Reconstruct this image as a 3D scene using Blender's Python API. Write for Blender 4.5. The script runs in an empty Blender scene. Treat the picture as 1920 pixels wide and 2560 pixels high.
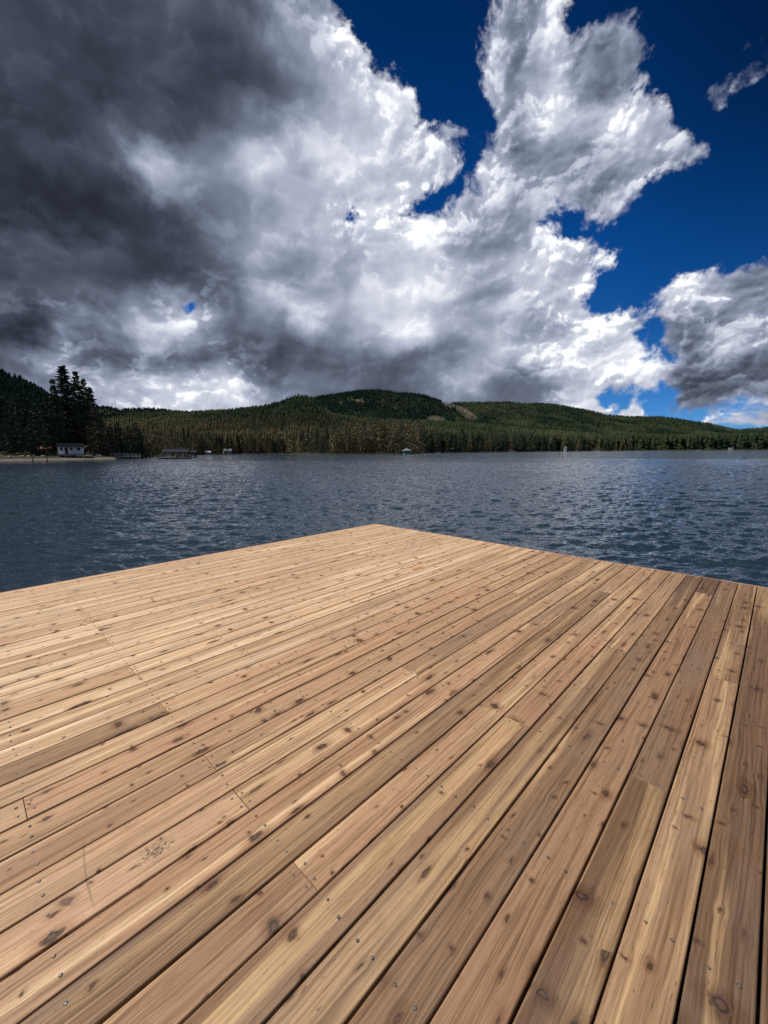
import bpy, bmesh, math, random
from math import radians, sin, cos, pi, sqrt, atan2, exp
from mathutils import Vector, Matrix, noise as mnoise
S = bpy.context.scene
COL = S.collection
S.view_settings.view_transform = 'Standard'
S.view_settings.look = 'None'
S.view_settings.exposure = 0.25
S.view_settings.gamma = 1.0
S.view_settings.use_curve_mapping = False
S.cycles.sample_clamp_direct = 2.5; S.cycles.sample_clamp_indirect = 2.0

# ------------------------------------------------------------------ camera
FPX = 1028.0                    # focal length in pixels of a 2560 pixel high frame
PITCH, ROLL = radians(8.36), radians(-0.42)
BOARD = 0.145                   # board pitch of the deck
DECK_Z = 0.46
EYE = DECK_Z + 9.488 * BOARD
YAW = radians(43.9)
cam = bpy.data.cameras.new("camera")
cam.sensor_fit = 'VERTICAL'; cam.sensor_height = 24.0; cam.lens = 24.0 * FPX / 2560.0
cam.clip_start = 0.05; cam.clip_end = 60000.0
camo = bpy.data.objects.new("camera", cam); COL.objects.link(camo)
camo.matrix_world = (Matrix.Translation((0, 0, EYE)) @ Matrix.Rotation(pi / 2 - PITCH, 4, 'X') @ Matrix.Rotation(ROLL, 4, 'Z'))
S.camera = camo

SUN_AZ, SUN_EL = radians(-82.0), radians(52.0)

# ------------------------------------------------------------------ node helpers
class Nodes:
    """a tiny expression builder over a node tree"""
    def __init__(self, tree):
        self.t = tree
        tree.nodes.clear()
    def add(self, kind, ins=None, out=0, **props):
        n = self.t.nodes.new(kind)
        for k, v in props.items(): setattr(n, k, v)
        for k, v in (ins or {}).items(): self.put(n.inputs[k], v)
        return n.outputs[out]
    def put(self, sock, v):
        if isinstance(v, bpy.types.NodeSocket): self.t.links.new(v, sock)
        elif v is not None:
            if sock.type == 'RGBA' and len(v) == 3: v = (*v, 1.0)
            sock.default_value = v
    def m(self, op, a, b=None, c=None, clamp=False):
        n = self.t.nodes.new('ShaderNodeMath'); n.operation = op; n.use_clamp = clamp
        for i, v in enumerate((a, b, c)):
            if v is not None: self.put(n.inputs[i], v)
        return n.outputs[0]
    def v(self, op, a, b=None, scale=None, out=0):
        n = self.t.nodes.new('ShaderNodeVectorMath'); n.operation = op
        self.put(n.inputs[0], a)
        if b is not None: self.put(n.inputs[1], b)
        if scale is not None: self.put(n.inputs['Scale'], scale)
        return n.outputs[out]
    def rng(self, x, a, b, c=0.0, d=1.0, smooth=False):
        n = self.t.nodes.new('ShaderNodeMapRange')
        n.interpolation_type = 'SMOOTHSTEP' if smooth else 'LINEAR'
        for i, v in enumerate((x, a, b, c, d)): self.put(n.inputs[i], v)
        return n.outputs[0]
    def mix(self, f, a, b, blend='MIX'):
        n = self.t.nodes.new('ShaderNodeMix'); n.data_type = 'RGBA'; n.blend_type = blend
        self.put(n.inputs[0], f); self.put(n.inputs[6], a); self.put(n.inputs[7], b)
        return n.outputs[2]
    def noise(self, vec, scale, detail=4.0, rough=0.5, dist=0.0, lac=2.0, out=0, kind='FBM', norm=True, dim='3D', w=None):
        n = self.t.nodes.new('ShaderNodeTexNoise'); n.noise_dimensions = dim; n.noise_type = kind
        if kind == 'FBM': n.normalize = norm
        if vec is not None: self.put(n.inputs['Vector'], vec)
        if w is not None: self.put(n.inputs['W'], w)
        for k, v in (('Scale', scale), ('Detail', detail), ('Roughness', rough), ('Lacunarity', lac), ('Distortion', dist)): self.put(n.inputs[k], v)
        return n.outputs[out]
    def xyz(self, a, b, c): return self.add('ShaderNodeCombineXYZ', {0: a, 1: b, 2: c})
    def sep(self, v):
        n = self.t.nodes.new('ShaderNodeSeparateXYZ'); self.put(n.inputs[0], v); return n.outputs
    def ramp(self, f, stops, interp='LINEAR', alpha=False):
        n = self.t.nodes.new('ShaderNodeValToRGB'); r = n.color_ramp; r.interpolation = interp
        self.put(n.inputs[0], f)
        while len(r.elements) < len(stops): r.elements.new(0.5)
        for e, (p, c) in zip(r.elements, stops):
            e.position = p; e.color = c if len(c) == 4 else (*c, 1.0)
        return n.outputs[0]

# sky by azimuth (64 columns, -45..45 degrees) and elevation (36 rows, at SKY_ROWS degrees): cover, light, detail, in percent
SKY_ROWS = [0.0, 1.14, 2.29, 3.43, 4.57, 5.71, 6.86, 8.0, 9.14, 10.29, 11.43, 12.57, 13.71, 14.86, 16.0, 17.14, 18.29, 19.43, 20.57, 21.71, 22.86, 24.0, 25.6, 27.17, 28.74, 30.31, 31.88, 33.45, 35.02, 36.58, 38.15, 39.72, 41.29, 42.86, 44.43, 46.0]
SKY_COVER = [
 [100, 100, 100, 100, 100, 100, 100, 100, 100, 100, 100, 100, 100, 100, 100, 100, 100, 100, 100, 100, 100, 100, 100, 100, 100, 100, 100, 100, 100, 100, 100, 100, 100, 100, 100, 100, 100, 100, 100, 100, 100, 100, 100, 100, 100, 100, 100, 100, 100, 100, 100, 75, 56, 87, 88, 26, 0, 0, 0, 0, 0, 0, 0, 1],
 [100, 100, 100, 100, 100, 100, 100, 100, 100, 100, 100, 100, 100, 100, 100, 100, 100, 100, 100, 100, 100, 100, 100, 100, 100, 100, 100, 100, 100, 100, 100, 100, 100, 100, 100, 100, 100, 100, 100, 100, 100, 100, 100, 100, 100, 100, 100, 100, 100, 100, 100, 74, 57, 100, 79, 22, 0, 0, 23, 27, 28, 29, 30, 31],
 [100, 100, 100, 100, 100, 100, 100, 100, 100, 100, 100, 100, 100, 100, 100, 100, 100, 100, 100, 100, 100, 100, 100, 100, 100, 100, 100, 100, 100, 100, 100, 100, 100, 100, 100, 100, 100, 100, 100, 100, 100, 100, 100, 100, 100, 100, 100, 100, 100, 100, 100, 72, 58, 100, 68, 18, 0, 0, 41, 65, 69, 74, 79, 85],
 [100, 100, 100, 100, 100, 100, 100, 100, 100, 100, 100, 100, 100, 100, 100, 100, 100, 100, 100, 100, 100, 100, 100, 100, 100, 100, 100, 100, 100, 100, 100, 100, 100, 100, 100, 100, 100, 100, 100, 100, 100, 100, 100, 100, 100, 100, 100, 100, 100, 100, 100, 70, 59, 100, 56, 14, 14, 19, 33, 38, 40, 65, 72, 80],
 [100, 100, 100, 100, 100, 100, 100, 100, 100, 100, 100, 100, 100, 100, 100, 100, 100, 100, 100, 100, 100, 100, 100, 100, 100, 100, 100, 100, 100, 100, 100, 100, 100, 100, 100, 100, 100, 100, 100, 100, 100, 100, 100, 100, 100, 100, 100, 100, 100, 100, 85, 62, 41, 75, 62, 17, 39, 46, 49, 47, 45, 67, 68, 68],
 [100, 100, 100, 100, 100, 100, 100, 100, 100, 100, 100, 100, 100, 100, 100, 100, 100, 100, 100, 100, 100, 100, 100, 100, 100, 100, 100, 100, 100, 100, 100, 100, 100, 100, 100, 100, 100, 100, 100, 100, 100, 100, 100, 100, 100, 100, 100, 100, 100, 85, 62, 45, 40, 49, 32, 8, 40, 74, 77, 75, 73, 72, 73, 75],
 [100, 100, 100, 100, 100, 100, 100, 100, 100, 100, 100, 100, 100, 100, 100, 100, 100, 100, 100, 100, 100, 100, 100, 100, 100, 100, 100, 100, 100, 100, 100, 100, 100, 100, 100, 100, 100, 100, 100, 100, 100, 100, 100, 100, 100, 100, 100, 100, 100, 81, 57, 49, 49, 45, 32, 33, 37, 78, 100, 100, 100, 100, 100, 87],
 [100, 100, 100, 100, 100, 100, 100, 100, 100, 100, 100, 100, 100, 100, 100, 100, 100, 100, 100, 100, 100, 100, 100, 100, 100, 100, 100, 100, 100, 100, 100, 100, 100, 100, 100, 100, 100, 100, 100, 100, 100, 100, 100, 100, 100, 100, 100, 100, 100, 94, 77, 74, 73, 64, 58, 60, 48, 77, 100, 100, 100, 100, 100, 83],
 [100, 100, 100, 100, 100, 100, 100, 100, 100, 100, 100, 100, 100, 100, 100, 100, 100, 100, 100, 100, 100, 100, 100, 100, 100, 100, 100, 100, 100, 100, 100, 100, 100, 100, 100, 100, 100, 100, 100, 100, 100, 100, 100, 100, 100, 100, 100, 100, 100, 100, 100, 100, 99, 67, 54, 55, 44, 85, 100, 100, 100, 100, 100, 78],
 [100, 100, 100, 83, 77, 88, 100, 100, 100, 100, 100, 100, 100, 100, 100, 100, 100, 100, 100, 100, 100, 100, 100, 100, 100, 100, 100, 100, 100, 100, 100, 100, 100, 100, 100, 100, 100, 100, 100, 100, 100, 100, 100, 100, 100, 100, 100, 100, 100, 100, 100, 100, 100, 72, 38, 39, 61, 97, 100, 100, 100, 100, 100, 73],
 [100, 100, 100, 100, 90, 79, 89, 100, 100, 100, 100, 100, 100, 100, 100, 100, 100, 100, 100, 100, 100, 100, 100, 100, 100, 100, 100, 100, 100, 100, 100, 100, 100, 100, 100, 100, 100, 100, 100, 100, 100, 100, 100, 100, 100, 100, 100, 100, 100, 100, 100, 100, 100, 72, 36, 65, 88, 100, 100, 100, 100, 100, 100, 69],
 [100, 100, 100, 100, 100, 99, 65, 99, 100, 100, 100, 100, 100, 100, 100, 100, 100, 100, 100, 100, 100, 100, 100, 100, 100, 100, 100, 100, 100, 100, 100, 100, 100, 100, 100, 100, 100, 100, 100, 100, 100, 100, 100, 100, 100, 100, 100, 100, 100, 100, 100, 97, 88, 55, 37, 56, 90, 100, 100, 100, 100, 100, 100, 64],
 [100, 100, 100, 100, 100, 100, 84, 76, 100, 100, 100, 100, 100, 100, 100, 100, 100, 100, 100, 100, 100, 100, 100, 100, 100, 100, 100, 100, 100, 100, 100, 100, 100, 100, 100, 100, 100, 100, 100, 100, 100, 100, 100, 100, 100, 100, 100, 100, 100, 100, 85, 71, 85, 59, 26, 63, 100, 100, 100, 100, 100, 100, 100, 59],
 [100, 100, 100, 100, 100, 100, 100, 77, 96, 100, 100, 100, 100, 100, 100, 100, 100, 100, 100, 100, 100, 100, 100, 100, 100, 100, 100, 100, 100, 100, 100, 100, 100, 100, 100, 100, 100, 100, 100, 100, 100, 100, 100, 100, 100, 100, 100, 100, 100, 87, 61, 49, 59, 38, 39, 79, 100, 100, 100, 100, 100, 100, 100, 54],
 [100, 100, 100, 100, 100, 100, 100, 100, 100, 100, 100, 100, 100, 100, 93, 73, 96, 100, 100, 100, 100, 100, 100, 100, 100, 100, 100, 100, 100, 100, 100, 100, 100, 100, 100, 100, 100, 100, 100, 100, 100, 100, 100, 100, 100, 100, 100, 100, 100, 70, 39, 27, 31, 10, 45, 69, 75, 79, 91, 94, 98, 96, 88, 49],
 [100, 100, 100, 100, 100, 100, 100, 100, 100, 100, 100, 100, 100, 100, 75, 37, 85, 100, 100, 100, 100, 100, 100, 100, 100, 100, 100, 100, 100, 100, 100, 100, 100, 100, 100, 100, 100, 100, 100, 100, 100, 100, 100, 100, 100, 100, 100, 100, 87, 55, 22, 0, 1, 2, 27, 47, 46, 56, 60, 63, 66, 61, 52, 40],
 [100, 100, 100, 100, 100, 100, 100, 100, 100, 100, 100, 100, 100, 100, 100, 86, 91, 100, 100, 100, 100, 100, 100, 100, 100, 100, 100, 100, 100, 100, 100, 100, 100, 100, 100, 100, 100, 100, 100, 100, 100, 100, 100, 100, 100, 100, 100, 100, 75, 45, 17, 0, 0, 0, 5, 24, 16, 26, 28, 30, 33, 25, 16, 3],
 [100, 100, 100, 100, 100, 100, 100, 100, 100, 100, 100, 100, 100, 100, 100, 100, 100, 100, 100, 100, 100, 100, 100, 100, 100, 100, 100, 100, 100, 100, 100, 100, 100, 100, 100, 100, 100, 100, 100, 100, 100, 100, 100, 100, 100, 100, 100, 100, 85, 56, 34, 25, 1, 0, 0, 0, 0, 0, 0, 0, 0, 0, 0, 0],
 [100, 100, 100, 100, 100, 100, 100, 100, 100, 100, 100, 100, 100, 100, 100, 100, 100, 100, 100, 100, 100, 100, 100, 100, 100, 100, 100, 100, 100, 100, 100, 100, 100, 100, 100, 100, 100, 100, 100, 100, 100, 100, 100, 100, 100, 100, 100, 100, 84, 63, 61, 39, 2, 0, 0, 0, 0, 0, 0, 0, 0, 0, 0, 0],
 [100, 100, 100, 100, 100, 100, 100, 100, 100, 100, 100, 100, 100, 100, 100, 100, 100, 100, 100, 100, 100, 100, 100, 100, 100, 100, 100, 100, 100, 100, 100, 100, 100, 100, 100, 100, 100, 100, 100, 100, 100, 100, 100, 100, 100, 100, 92, 86, 80, 51, 44, 25, 0, 0, 0, 0, 0, 0, 0, 0, 0, 0, 0, 0],
 [100, 100, 100, 100, 100, 100, 100, 100, 100, 100, 100, 100, 100, 100, 100, 100, 100, 100, 100, 100, 100, 100, 100, 100, 100, 100, 100, 100, 100, 100, 100, 100, 100, 100, 100, 100, 100, 100, 100, 100, 100, 100, 100, 100, 100, 81, 63, 55, 60, 62, 35, 4, 0, 0, 0, 0, 0, 0, 0, 0, 0, 0, 0, 0],
 [100, 100, 100, 100, 100, 100, 100, 100, 100, 100, 100, 100, 100, 100, 100, 100, 100, 100, 100, 100, 100, 100, 100, 100, 100, 100, 100, 100, 100, 100, 100, 100, 100, 100, 100, 100, 100, 100, 100, 100, 100, 100, 100, 100, 90, 58, 34, 24, 33, 32, 30, 18, 11, 0, 0, 0, 0, 0, 0, 0, 0, 0, 0, 0],
 [100, 100, 100, 100, 100, 100, 100, 100, 100, 100, 100, 100, 100, 100, 100, 100, 100, 100, 100, 100, 100, 100, 100, 100, 100, 100, 100, 100, 97, 81, 82, 100, 92, 72, 74, 80, 92, 100, 100, 100, 100, 100, 100, 100, 94, 64, 36, 19, 33, 47, 58, 61, 46, 27, 24, 21, 16, 5, 0, 0, 0, 0, 0, 0],
 [100, 100, 100, 100, 100, 100, 100, 100, 100, 100, 100, 100, 100, 100, 100, 100, 100, 100, 100, 100, 100, 100, 100, 100, 100, 100, 100, 100, 58, 12, 44, 92, 92, 65, 38, 42, 55, 68, 79, 90, 100, 100, 100, 100, 100, 80, 52, 57, 80, 95, 100, 91, 76, 74, 71, 62, 57, 18, 0, 0, 0, 0, 0, 0],
 [100, 100, 100, 100, 100, 100, 100, 100, 100, 100, 100, 100, 100, 100, 100, 100, 100, 100, 100, 100, 100, 100, 100, 100, 100, 100, 100, 100, 95, 83, 88, 100, 100, 82, 59, 38, 25, 29, 40, 52, 72, 94, 100, 100, 100, 96, 80, 95, 100, 100, 100, 100, 100, 100, 83, 40, 22, 0, 0, 0, 0, 0, 0, 0],
 [100, 100, 100, 100, 100, 100, 100, 100, 100, 100, 100, 100, 100, 100, 100, 100, 100, 100, 100, 100, 100, 100, 100, 100, 100, 100, 100, 100, 100, 100, 100, 100, 100, 100, 91, 78, 62, 62, 38, 29, 58, 88, 100, 100, 100, 100, 100, 100, 100, 100, 100, 100, 100, 90, 46, 23, 8, 48, 32, 20, 4, 0, 0, 0],
 [100, 100, 100, 100, 100, 100, 100, 100, 100, 100, 100, 100, 100, 100, 100, 100, 100, 100, 100, 100, 100, 100, 100, 100, 100, 100, 100, 100, 100, 100, 100, 100, 100, 100, 100, 100, 62, 62, 49, 30, 60, 62, 99, 100, 100, 100, 100, 100, 100, 100, 100, 100, 87, 55, 14, 0, 22, 46, 56, 56, 46, 0, 0, 0],
 [100, 100, 100, 100, 100, 100, 100, 100, 100, 100, 100, 100, 100, 100, 100, 100, 100, 100, 100, 100, 100, 100, 100, 100, 100, 100, 100, 100, 100, 100, 100, 100, 100, 100, 80, 60, 54, 56, 48, 30, 40, 49, 79, 100, 100, 100, 100, 100, 100, 100, 100, 69, 29, 3, 0, 0, 0, 9, 30, 45, 17, 0, 0, 0],
 [100, 100, 100, 100, 100, 100, 100, 100, 100, 100, 100, 100, 100, 100, 100, 100, 100, 100, 100, 100, 100, 100, 100, 100, 100, 100, 100, 100, 100, 100, 100, 100, 100, 92, 63, 33, 4, 6, 9, 0, 18, 49, 81, 100, 100, 100, 100, 100, 100, 100, 83, 44, 6, 0, 0, 0, 0, 0, 0, 0, 0, 0, 0, 0],
 [100, 100, 100, 100, 100, 100, 100, 100, 100, 100, 100, 100, 100, 100, 100, 100, 100, 100, 100, 100, 100, 100, 100, 100, 100, 100, 100, 100, 100, 100, 100, 100, 94, 76, 52, 22, 0, 0, 0, 16, 47, 78, 100, 100, 100, 100, 100, 100, 100, 100, 85, 63, 40, 2, 0, 0, 0, 0, 0, 0, 0, 0, 0, 0],
 [100, 100, 100, 100, 100, 100, 100, 100, 100, 100, 100, 100, 100, 100, 100, 100, 100, 100, 100, 100, 100, 100, 100, 100, 100, 100, 100, 100, 100, 84, 58, 45, 38, 29, 10, 0, 0, 0, 0, 29, 59, 89, 100, 100, 100, 100, 78, 55, 47, 71, 59, 33, 0, 0, 0, 0, 0, 0, 0, 0, 0, 0, 0, 0],
 [44, 87, 100, 100, 100, 100, 100, 100, 100, 100, 100, 100, 100, 100, 100, 100, 100, 100, 100, 100, 100, 100, 100, 100, 100, 100, 100, 100, 88, 60, 33, 6, 0, 0, 0, 0, 0, 0, 0, 20, 49, 71, 94, 100, 100, 97, 62, 26, 7, 1, 0, 0, 0, 0, 0, 0, 0, 0, 0, 0, 0, 0, 0, 0],
 [0, 0, 28, 68, 100, 100, 100, 100, 100, 100, 100, 100, 100, 100, 100, 100, 100, 100, 100, 100, 100, 100, 100, 100, 100, 100, 100, 88, 62, 36, 8, 0, 0, 0, 0, 0, 0, 0, 0, 0, 18, 50, 80, 100, 100, 100, 76, 40, 3, 0, 0, 0, 0, 0, 0, 0, 0, 0, 0, 0, 0, 0, 0, 0],
 [0, 0, 0, 0, 5, 41, 75, 100, 100, 100, 100, 100, 100, 100, 100, 100, 100, 100, 100, 100, 100, 100, 100, 100, 100, 100, 90, 59, 29, 3, 0, 0, 0, 0, 0, 0, 0, 0, 0, 0, 10, 42, 75, 100, 100, 100, 72, 36, 0, 0, 0, 0, 0, 0, 0, 0, 0, 0, 0, 0, 0, 0, 0, 0],
 [0, 0, 0, 0, 0, 0, 0, 7, 38, 67, 94, 100, 100, 100, 100, 100, 100, 100, 100, 100, 100, 100, 100, 100, 100, 100, 89, 58, 27, 0, 0, 0, 0, 0, 0, 0, 0, 0, 0, 0, 12, 45, 78, 100, 100, 100, 68, 32, 0, 0, 0, 0, 0, 0, 0, 0, 0, 0, 0, 0, 0, 0, 0, 0],
 [0, 0, 0, 0, 0, 0, 0, 0, 0, 0, 0, 20, 45, 68, 89, 100, 100, 100, 100, 100, 100, 100, 100, 100, 100, 100, 88, 56, 25, 0, 0, 0, 0, 0, 0, 0, 0, 0, 0, 0, 14, 47, 81, 100, 100, 100, 64, 27, 0, 0, 0, 0, 0, 0, 0, 0, 0, 0, 0, 0, 0, 0, 0, 0]]
SKY_LIGHT = [
 [44, 46, 48, 51, 54, 58, 61, 64, 66, 67, 69, 70, 70, 71, 71, 71, 70, 69, 67, 66, 64, 63, 61, 59, 57, 56, 54, 52, 51, 51, 50, 50, 50, 50, 51, 52, 53, 55, 56, 57, 58, 59, 60, 61, 64, 67, 73, 82, 85, 86, 85, 84, 85, 86, 86, 83, 71, 68, 78, 79, 79, 79, 73, 60],
 [43, 44, 46, 50, 53, 57, 62, 68, 69, 70, 71, 73, 73, 73, 73, 74, 73, 72, 69, 68, 68, 65, 63, 61, 58, 55, 53, 51, 50, 49, 49, 48, 48, 49, 49, 49, 51, 54, 55, 56, 56, 56, 55, 56, 60, 64, 74, 84, 86, 87, 87, 87, 87, 87, 87, 86, 74, 74, 80, 80, 80, 78, 70, 58],
 [42, 42, 43, 48, 52, 56, 67, 72, 72, 72, 75, 76, 76, 76, 76, 76, 76, 75, 72, 71, 71, 68, 64, 63, 62, 57, 52, 50, 48, 47, 46, 46, 46, 47, 47, 48, 49, 54, 55, 56, 55, 53, 52, 52, 54, 58, 65, 81, 86, 87, 87, 88, 88, 88, 87, 87, 60, 62, 79, 80, 78, 73, 62, 55],
 [40, 40, 40, 44, 51, 52, 68, 72, 72, 72, 75, 76, 76, 78, 77, 77, 77, 77, 75, 72, 71, 69, 65, 64, 63, 58, 50, 47, 44, 42, 41, 41, 43, 46, 47, 47, 49, 54, 56, 56, 55, 52, 51, 51, 52, 55, 59, 74, 85, 87, 88, 88, 87, 88, 88, 86, 39, 41, 69, 71, 71, 65, 56, 42],
 [38, 39, 39, 42, 51, 51, 63, 73, 73, 73, 73, 75, 77, 81, 80, 78, 78, 80, 79, 73, 71, 69, 64, 63, 62, 55, 48, 46, 42, 40, 39, 38, 39, 44, 46, 47, 49, 54, 56, 56, 54, 52, 51, 51, 51, 54, 56, 66, 83, 88, 87, 85, 83, 84, 87, 76, 37, 38, 43, 49, 58, 54, 50, 29],
 [37, 39, 39, 42, 52, 52, 57, 73, 74, 73, 71, 74, 78, 83, 83, 81, 81, 84, 83, 73, 71, 68, 63, 62, 59, 51, 47, 46, 41, 40, 39, 38, 37, 40, 44, 46, 48, 55, 57, 57, 54, 52, 51, 51, 49, 51, 54, 61, 80, 87, 83, 77, 76, 80, 85, 61, 37, 36, 34, 38, 45, 42, 39, 29],
 [37, 38, 38, 43, 53, 53, 58, 70, 73, 73, 72, 73, 81, 85, 84, 85, 85, 87, 84, 74, 69, 66, 60, 58, 56, 49, 47, 46, 41, 40, 39, 38, 37, 38, 42, 44, 48, 56, 58, 58, 56, 53, 51, 50, 48, 50, 53, 58, 77, 85, 79, 72, 74, 79, 85, 68, 39, 34, 31, 34, 37, 38, 38, 34],
 [41, 40, 40, 45, 55, 57, 59, 61, 66, 69, 78, 80, 86, 84, 77, 80, 84, 84, 81, 68, 62, 59, 53, 52, 50, 46, 45, 44, 41, 39, 39, 37, 36, 37, 40, 44, 49, 59, 61, 62, 62, 56, 51, 50, 48, 50, 57, 62, 79, 85, 84, 81, 82, 85, 90, 75, 42, 36, 38, 46, 51, 49, 46, 44],
 [45, 46, 46, 48, 53, 60, 60, 50, 54, 58, 69, 81, 82, 80, 70, 66, 73, 74, 69, 53, 48, 45, 42, 42, 41, 40, 40, 40, 39, 38, 38, 37, 37, 37, 39, 43, 51, 61, 63, 69, 69, 59, 51, 51, 50, 54, 66, 72, 81, 85, 88, 89, 89, 91, 92, 69, 42, 43, 59, 68, 64, 58, 56, 57],
 [33, 35, 38, 43, 44, 57, 59, 40, 39, 40, 41, 56, 55, 61, 58, 48, 55, 60, 52, 42, 39, 38, 37, 38, 38, 38, 38, 38, 39, 39, 39, 39, 40, 39, 39, 41, 47, 54, 56, 63, 67, 61, 57, 57, 56, 68, 79, 84, 87, 89, 92, 93, 93, 95, 92, 54, 43, 53, 71, 73, 67, 61, 60, 59],
 [29, 29, 30, 31, 33, 45, 54, 38, 38, 41, 38, 46, 44, 43, 48, 40, 40, 43, 40, 38, 36, 35, 36, 37, 37, 38, 39, 39, 41, 43, 44, 47, 52, 48, 42, 40, 42, 44, 44, 51, 61, 66, 71, 72, 74, 85, 87, 88, 91, 93, 94, 94, 94, 95, 82, 49, 45, 52, 59, 61, 61, 60, 58, 57],
 [31, 29, 29, 29, 30, 37, 55, 44, 42, 49, 49, 64, 65, 61, 69, 55, 45, 41, 38, 37, 35, 35, 35, 36, 37, 39, 41, 42, 45, 50, 52, 57, 65, 64, 55, 48, 46, 43, 43, 51, 61, 71, 79, 76, 74, 80, 80, 82, 89, 93, 95, 94, 94, 92, 63, 50, 46, 49, 53, 59, 57, 57, 55, 54],
 [40, 38, 35, 32, 30, 33, 56, 59, 52, 51, 54, 71, 75, 79, 83, 71, 54, 46, 39, 37, 37, 36, 35, 37, 40, 44, 46, 49, 54, 58, 61, 66, 76, 80, 79, 75, 68, 56, 52, 61, 70, 76, 78, 70, 64, 67, 67, 75, 85, 91, 94, 94, 93, 84, 58, 57, 57, 59, 62, 62, 55, 55, 53, 53],
 [39, 41, 41, 38, 33, 34, 44, 59, 54, 52, 54, 70, 75, 80, 86, 77, 63, 52, 43, 40, 42, 42, 39, 46, 59, 55, 51, 54, 59, 63, 68, 72, 81, 86, 89, 89, 85, 75, 68, 73, 74, 74, 75, 68, 60, 58, 59, 71, 83, 87, 91, 92, 91, 71, 69, 74, 76, 73, 74, 61, 54, 55, 54, 55],
 [29, 30, 33, 36, 34, 35, 36, 46, 52, 53, 55, 62, 69, 71, 80, 75, 63, 54, 45, 44, 49, 53, 53, 64, 72, 68, 60, 60, 62, 68, 73, 76, 82, 86, 88, 88, 85, 81, 76, 74, 71, 71, 75, 69, 61, 59, 60, 70, 82, 86, 87, 86, 81, 81, 82, 85, 82, 78, 69, 59, 55, 55, 55, 55],
 [31, 30, 29, 29, 33, 34, 36, 39, 47, 49, 54, 56, 60, 62, 67, 61, 50, 45, 42, 44, 55, 62, 66, 71, 72, 71, 66, 64, 66, 73, 77, 79, 82, 84, 84, 82, 80, 78, 73, 69, 66, 68, 72, 73, 69, 68, 69, 75, 85, 86, 86, 84, 81, 85, 86, 83, 80, 74, 61, 59, 56, 56, 56, 56],
 [32, 32, 32, 31, 33, 34, 37, 38, 36, 35, 37, 41, 44, 56, 60, 54, 41, 38, 40, 44, 64, 73, 73, 71, 69, 67, 67, 67, 68, 78, 83, 83, 82, 82, 80, 76, 76, 79, 74, 65, 61, 62, 65, 75, 78, 78, 80, 82, 86, 85, 82, 81, 80, 84, 82, 79, 78, 69, 60, 59, 56, 57, 57, 57],
 [27, 30, 32, 33, 34, 34, 34, 36, 35, 33, 32, 29, 27, 31, 36, 38, 37, 37, 39, 43, 65, 73, 72, 70, 67, 65, 66, 68, 69, 79, 85, 85, 83, 83, 83, 78, 79, 85, 81, 68, 61, 59, 63, 76, 81, 84, 86, 85, 83, 81, 81, 80, 79, 78, 78, 78, 78, 67, 62, 61, 60, 59, 59, 59],
 [23, 23, 24, 27, 32, 33, 31, 32, 32, 30, 30, 27, 26, 27, 29, 30, 33, 36, 37, 42, 59, 61, 58, 55, 56, 59, 60, 64, 68, 74, 81, 82, 84, 88, 90, 85, 83, 85, 81, 69, 63, 63, 70, 77, 82, 87, 88, 87, 83, 81, 80, 80, 78, 75, 75, 76, 72, 68, 65, 63, 62, 61, 61, 61],
 [22, 22, 23, 22, 23, 23, 23, 30, 29, 28, 28, 25, 25, 27, 29, 31, 35, 37, 38, 44, 58, 58, 54, 48, 47, 53, 57, 61, 66, 71, 76, 79, 82, 86, 88, 84, 80, 79, 76, 69, 64, 65, 72, 76, 80, 85, 88, 88, 84, 81, 80, 79, 75, 73, 72, 71, 70, 68, 66, 64, 63, 63, 62, 62],
 [22, 22, 22, 22, 22, 21, 21, 22, 22, 24, 27, 25, 25, 27, 29, 32, 36, 39, 44, 49, 56, 58, 57, 51, 50, 56, 61, 63, 68, 72, 77, 79, 81, 83, 86, 85, 81, 76, 73, 69, 64, 63, 65, 67, 68, 76, 80, 81, 81, 80, 78, 74, 72, 71, 71, 70, 69, 68, 67, 66, 65, 64, 63, 62],
 [26, 24, 22, 22, 22, 22, 22, 21, 22, 22, 23, 25, 25, 28, 30, 33, 37, 40, 45, 50, 55, 58, 59, 55, 51, 56, 64, 67, 71, 75, 80, 82, 82, 85, 90, 92, 85, 71, 67, 64, 61, 60, 61, 62, 65, 72, 77, 79, 79, 76, 72, 70, 70, 70, 70, 69, 69, 68, 67, 66, 65, 64, 63, 62],
 [27, 26, 26, 27, 26, 24, 23, 23, 24, 24, 27, 28, 28, 32, 32, 34, 40, 43, 48, 50, 55, 58, 61, 63, 61, 63, 69, 72, 74, 77, 81, 83, 84, 87, 92, 92, 80, 66, 62, 61, 59, 58, 59, 61, 67, 73, 78, 80, 74, 63, 68, 70, 70, 71, 65, 61, 62, 67, 67, 66, 64, 62, 61, 60],
 [27, 27, 27, 27, 27, 27, 27, 27, 29, 28, 30, 31, 45, 62, 58, 52, 48, 48, 51, 51, 56, 59, 64, 71, 74, 76, 79, 80, 81, 83, 86, 87, 87, 87, 88, 86, 79, 72, 67, 63, 58, 56, 58, 61, 67, 70, 73, 63, 60, 61, 66, 69, 73, 74, 63, 60, 61, 67, 65, 62, 59, 57, 57, 58],
 [27, 26, 27, 27, 27, 27, 28, 28, 32, 32, 38, 51, 74, 78, 69, 58, 56, 56, 56, 57, 63, 66, 67, 74, 76, 78, 80, 81, 81, 82, 85, 87, 87, 87, 86, 83, 80, 78, 72, 70, 72, 73, 73, 65, 64, 64, 61, 59, 60, 60, 64, 72, 76, 74, 68, 68, 70, 61, 53, 53, 50, 50, 52, 56],
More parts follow.
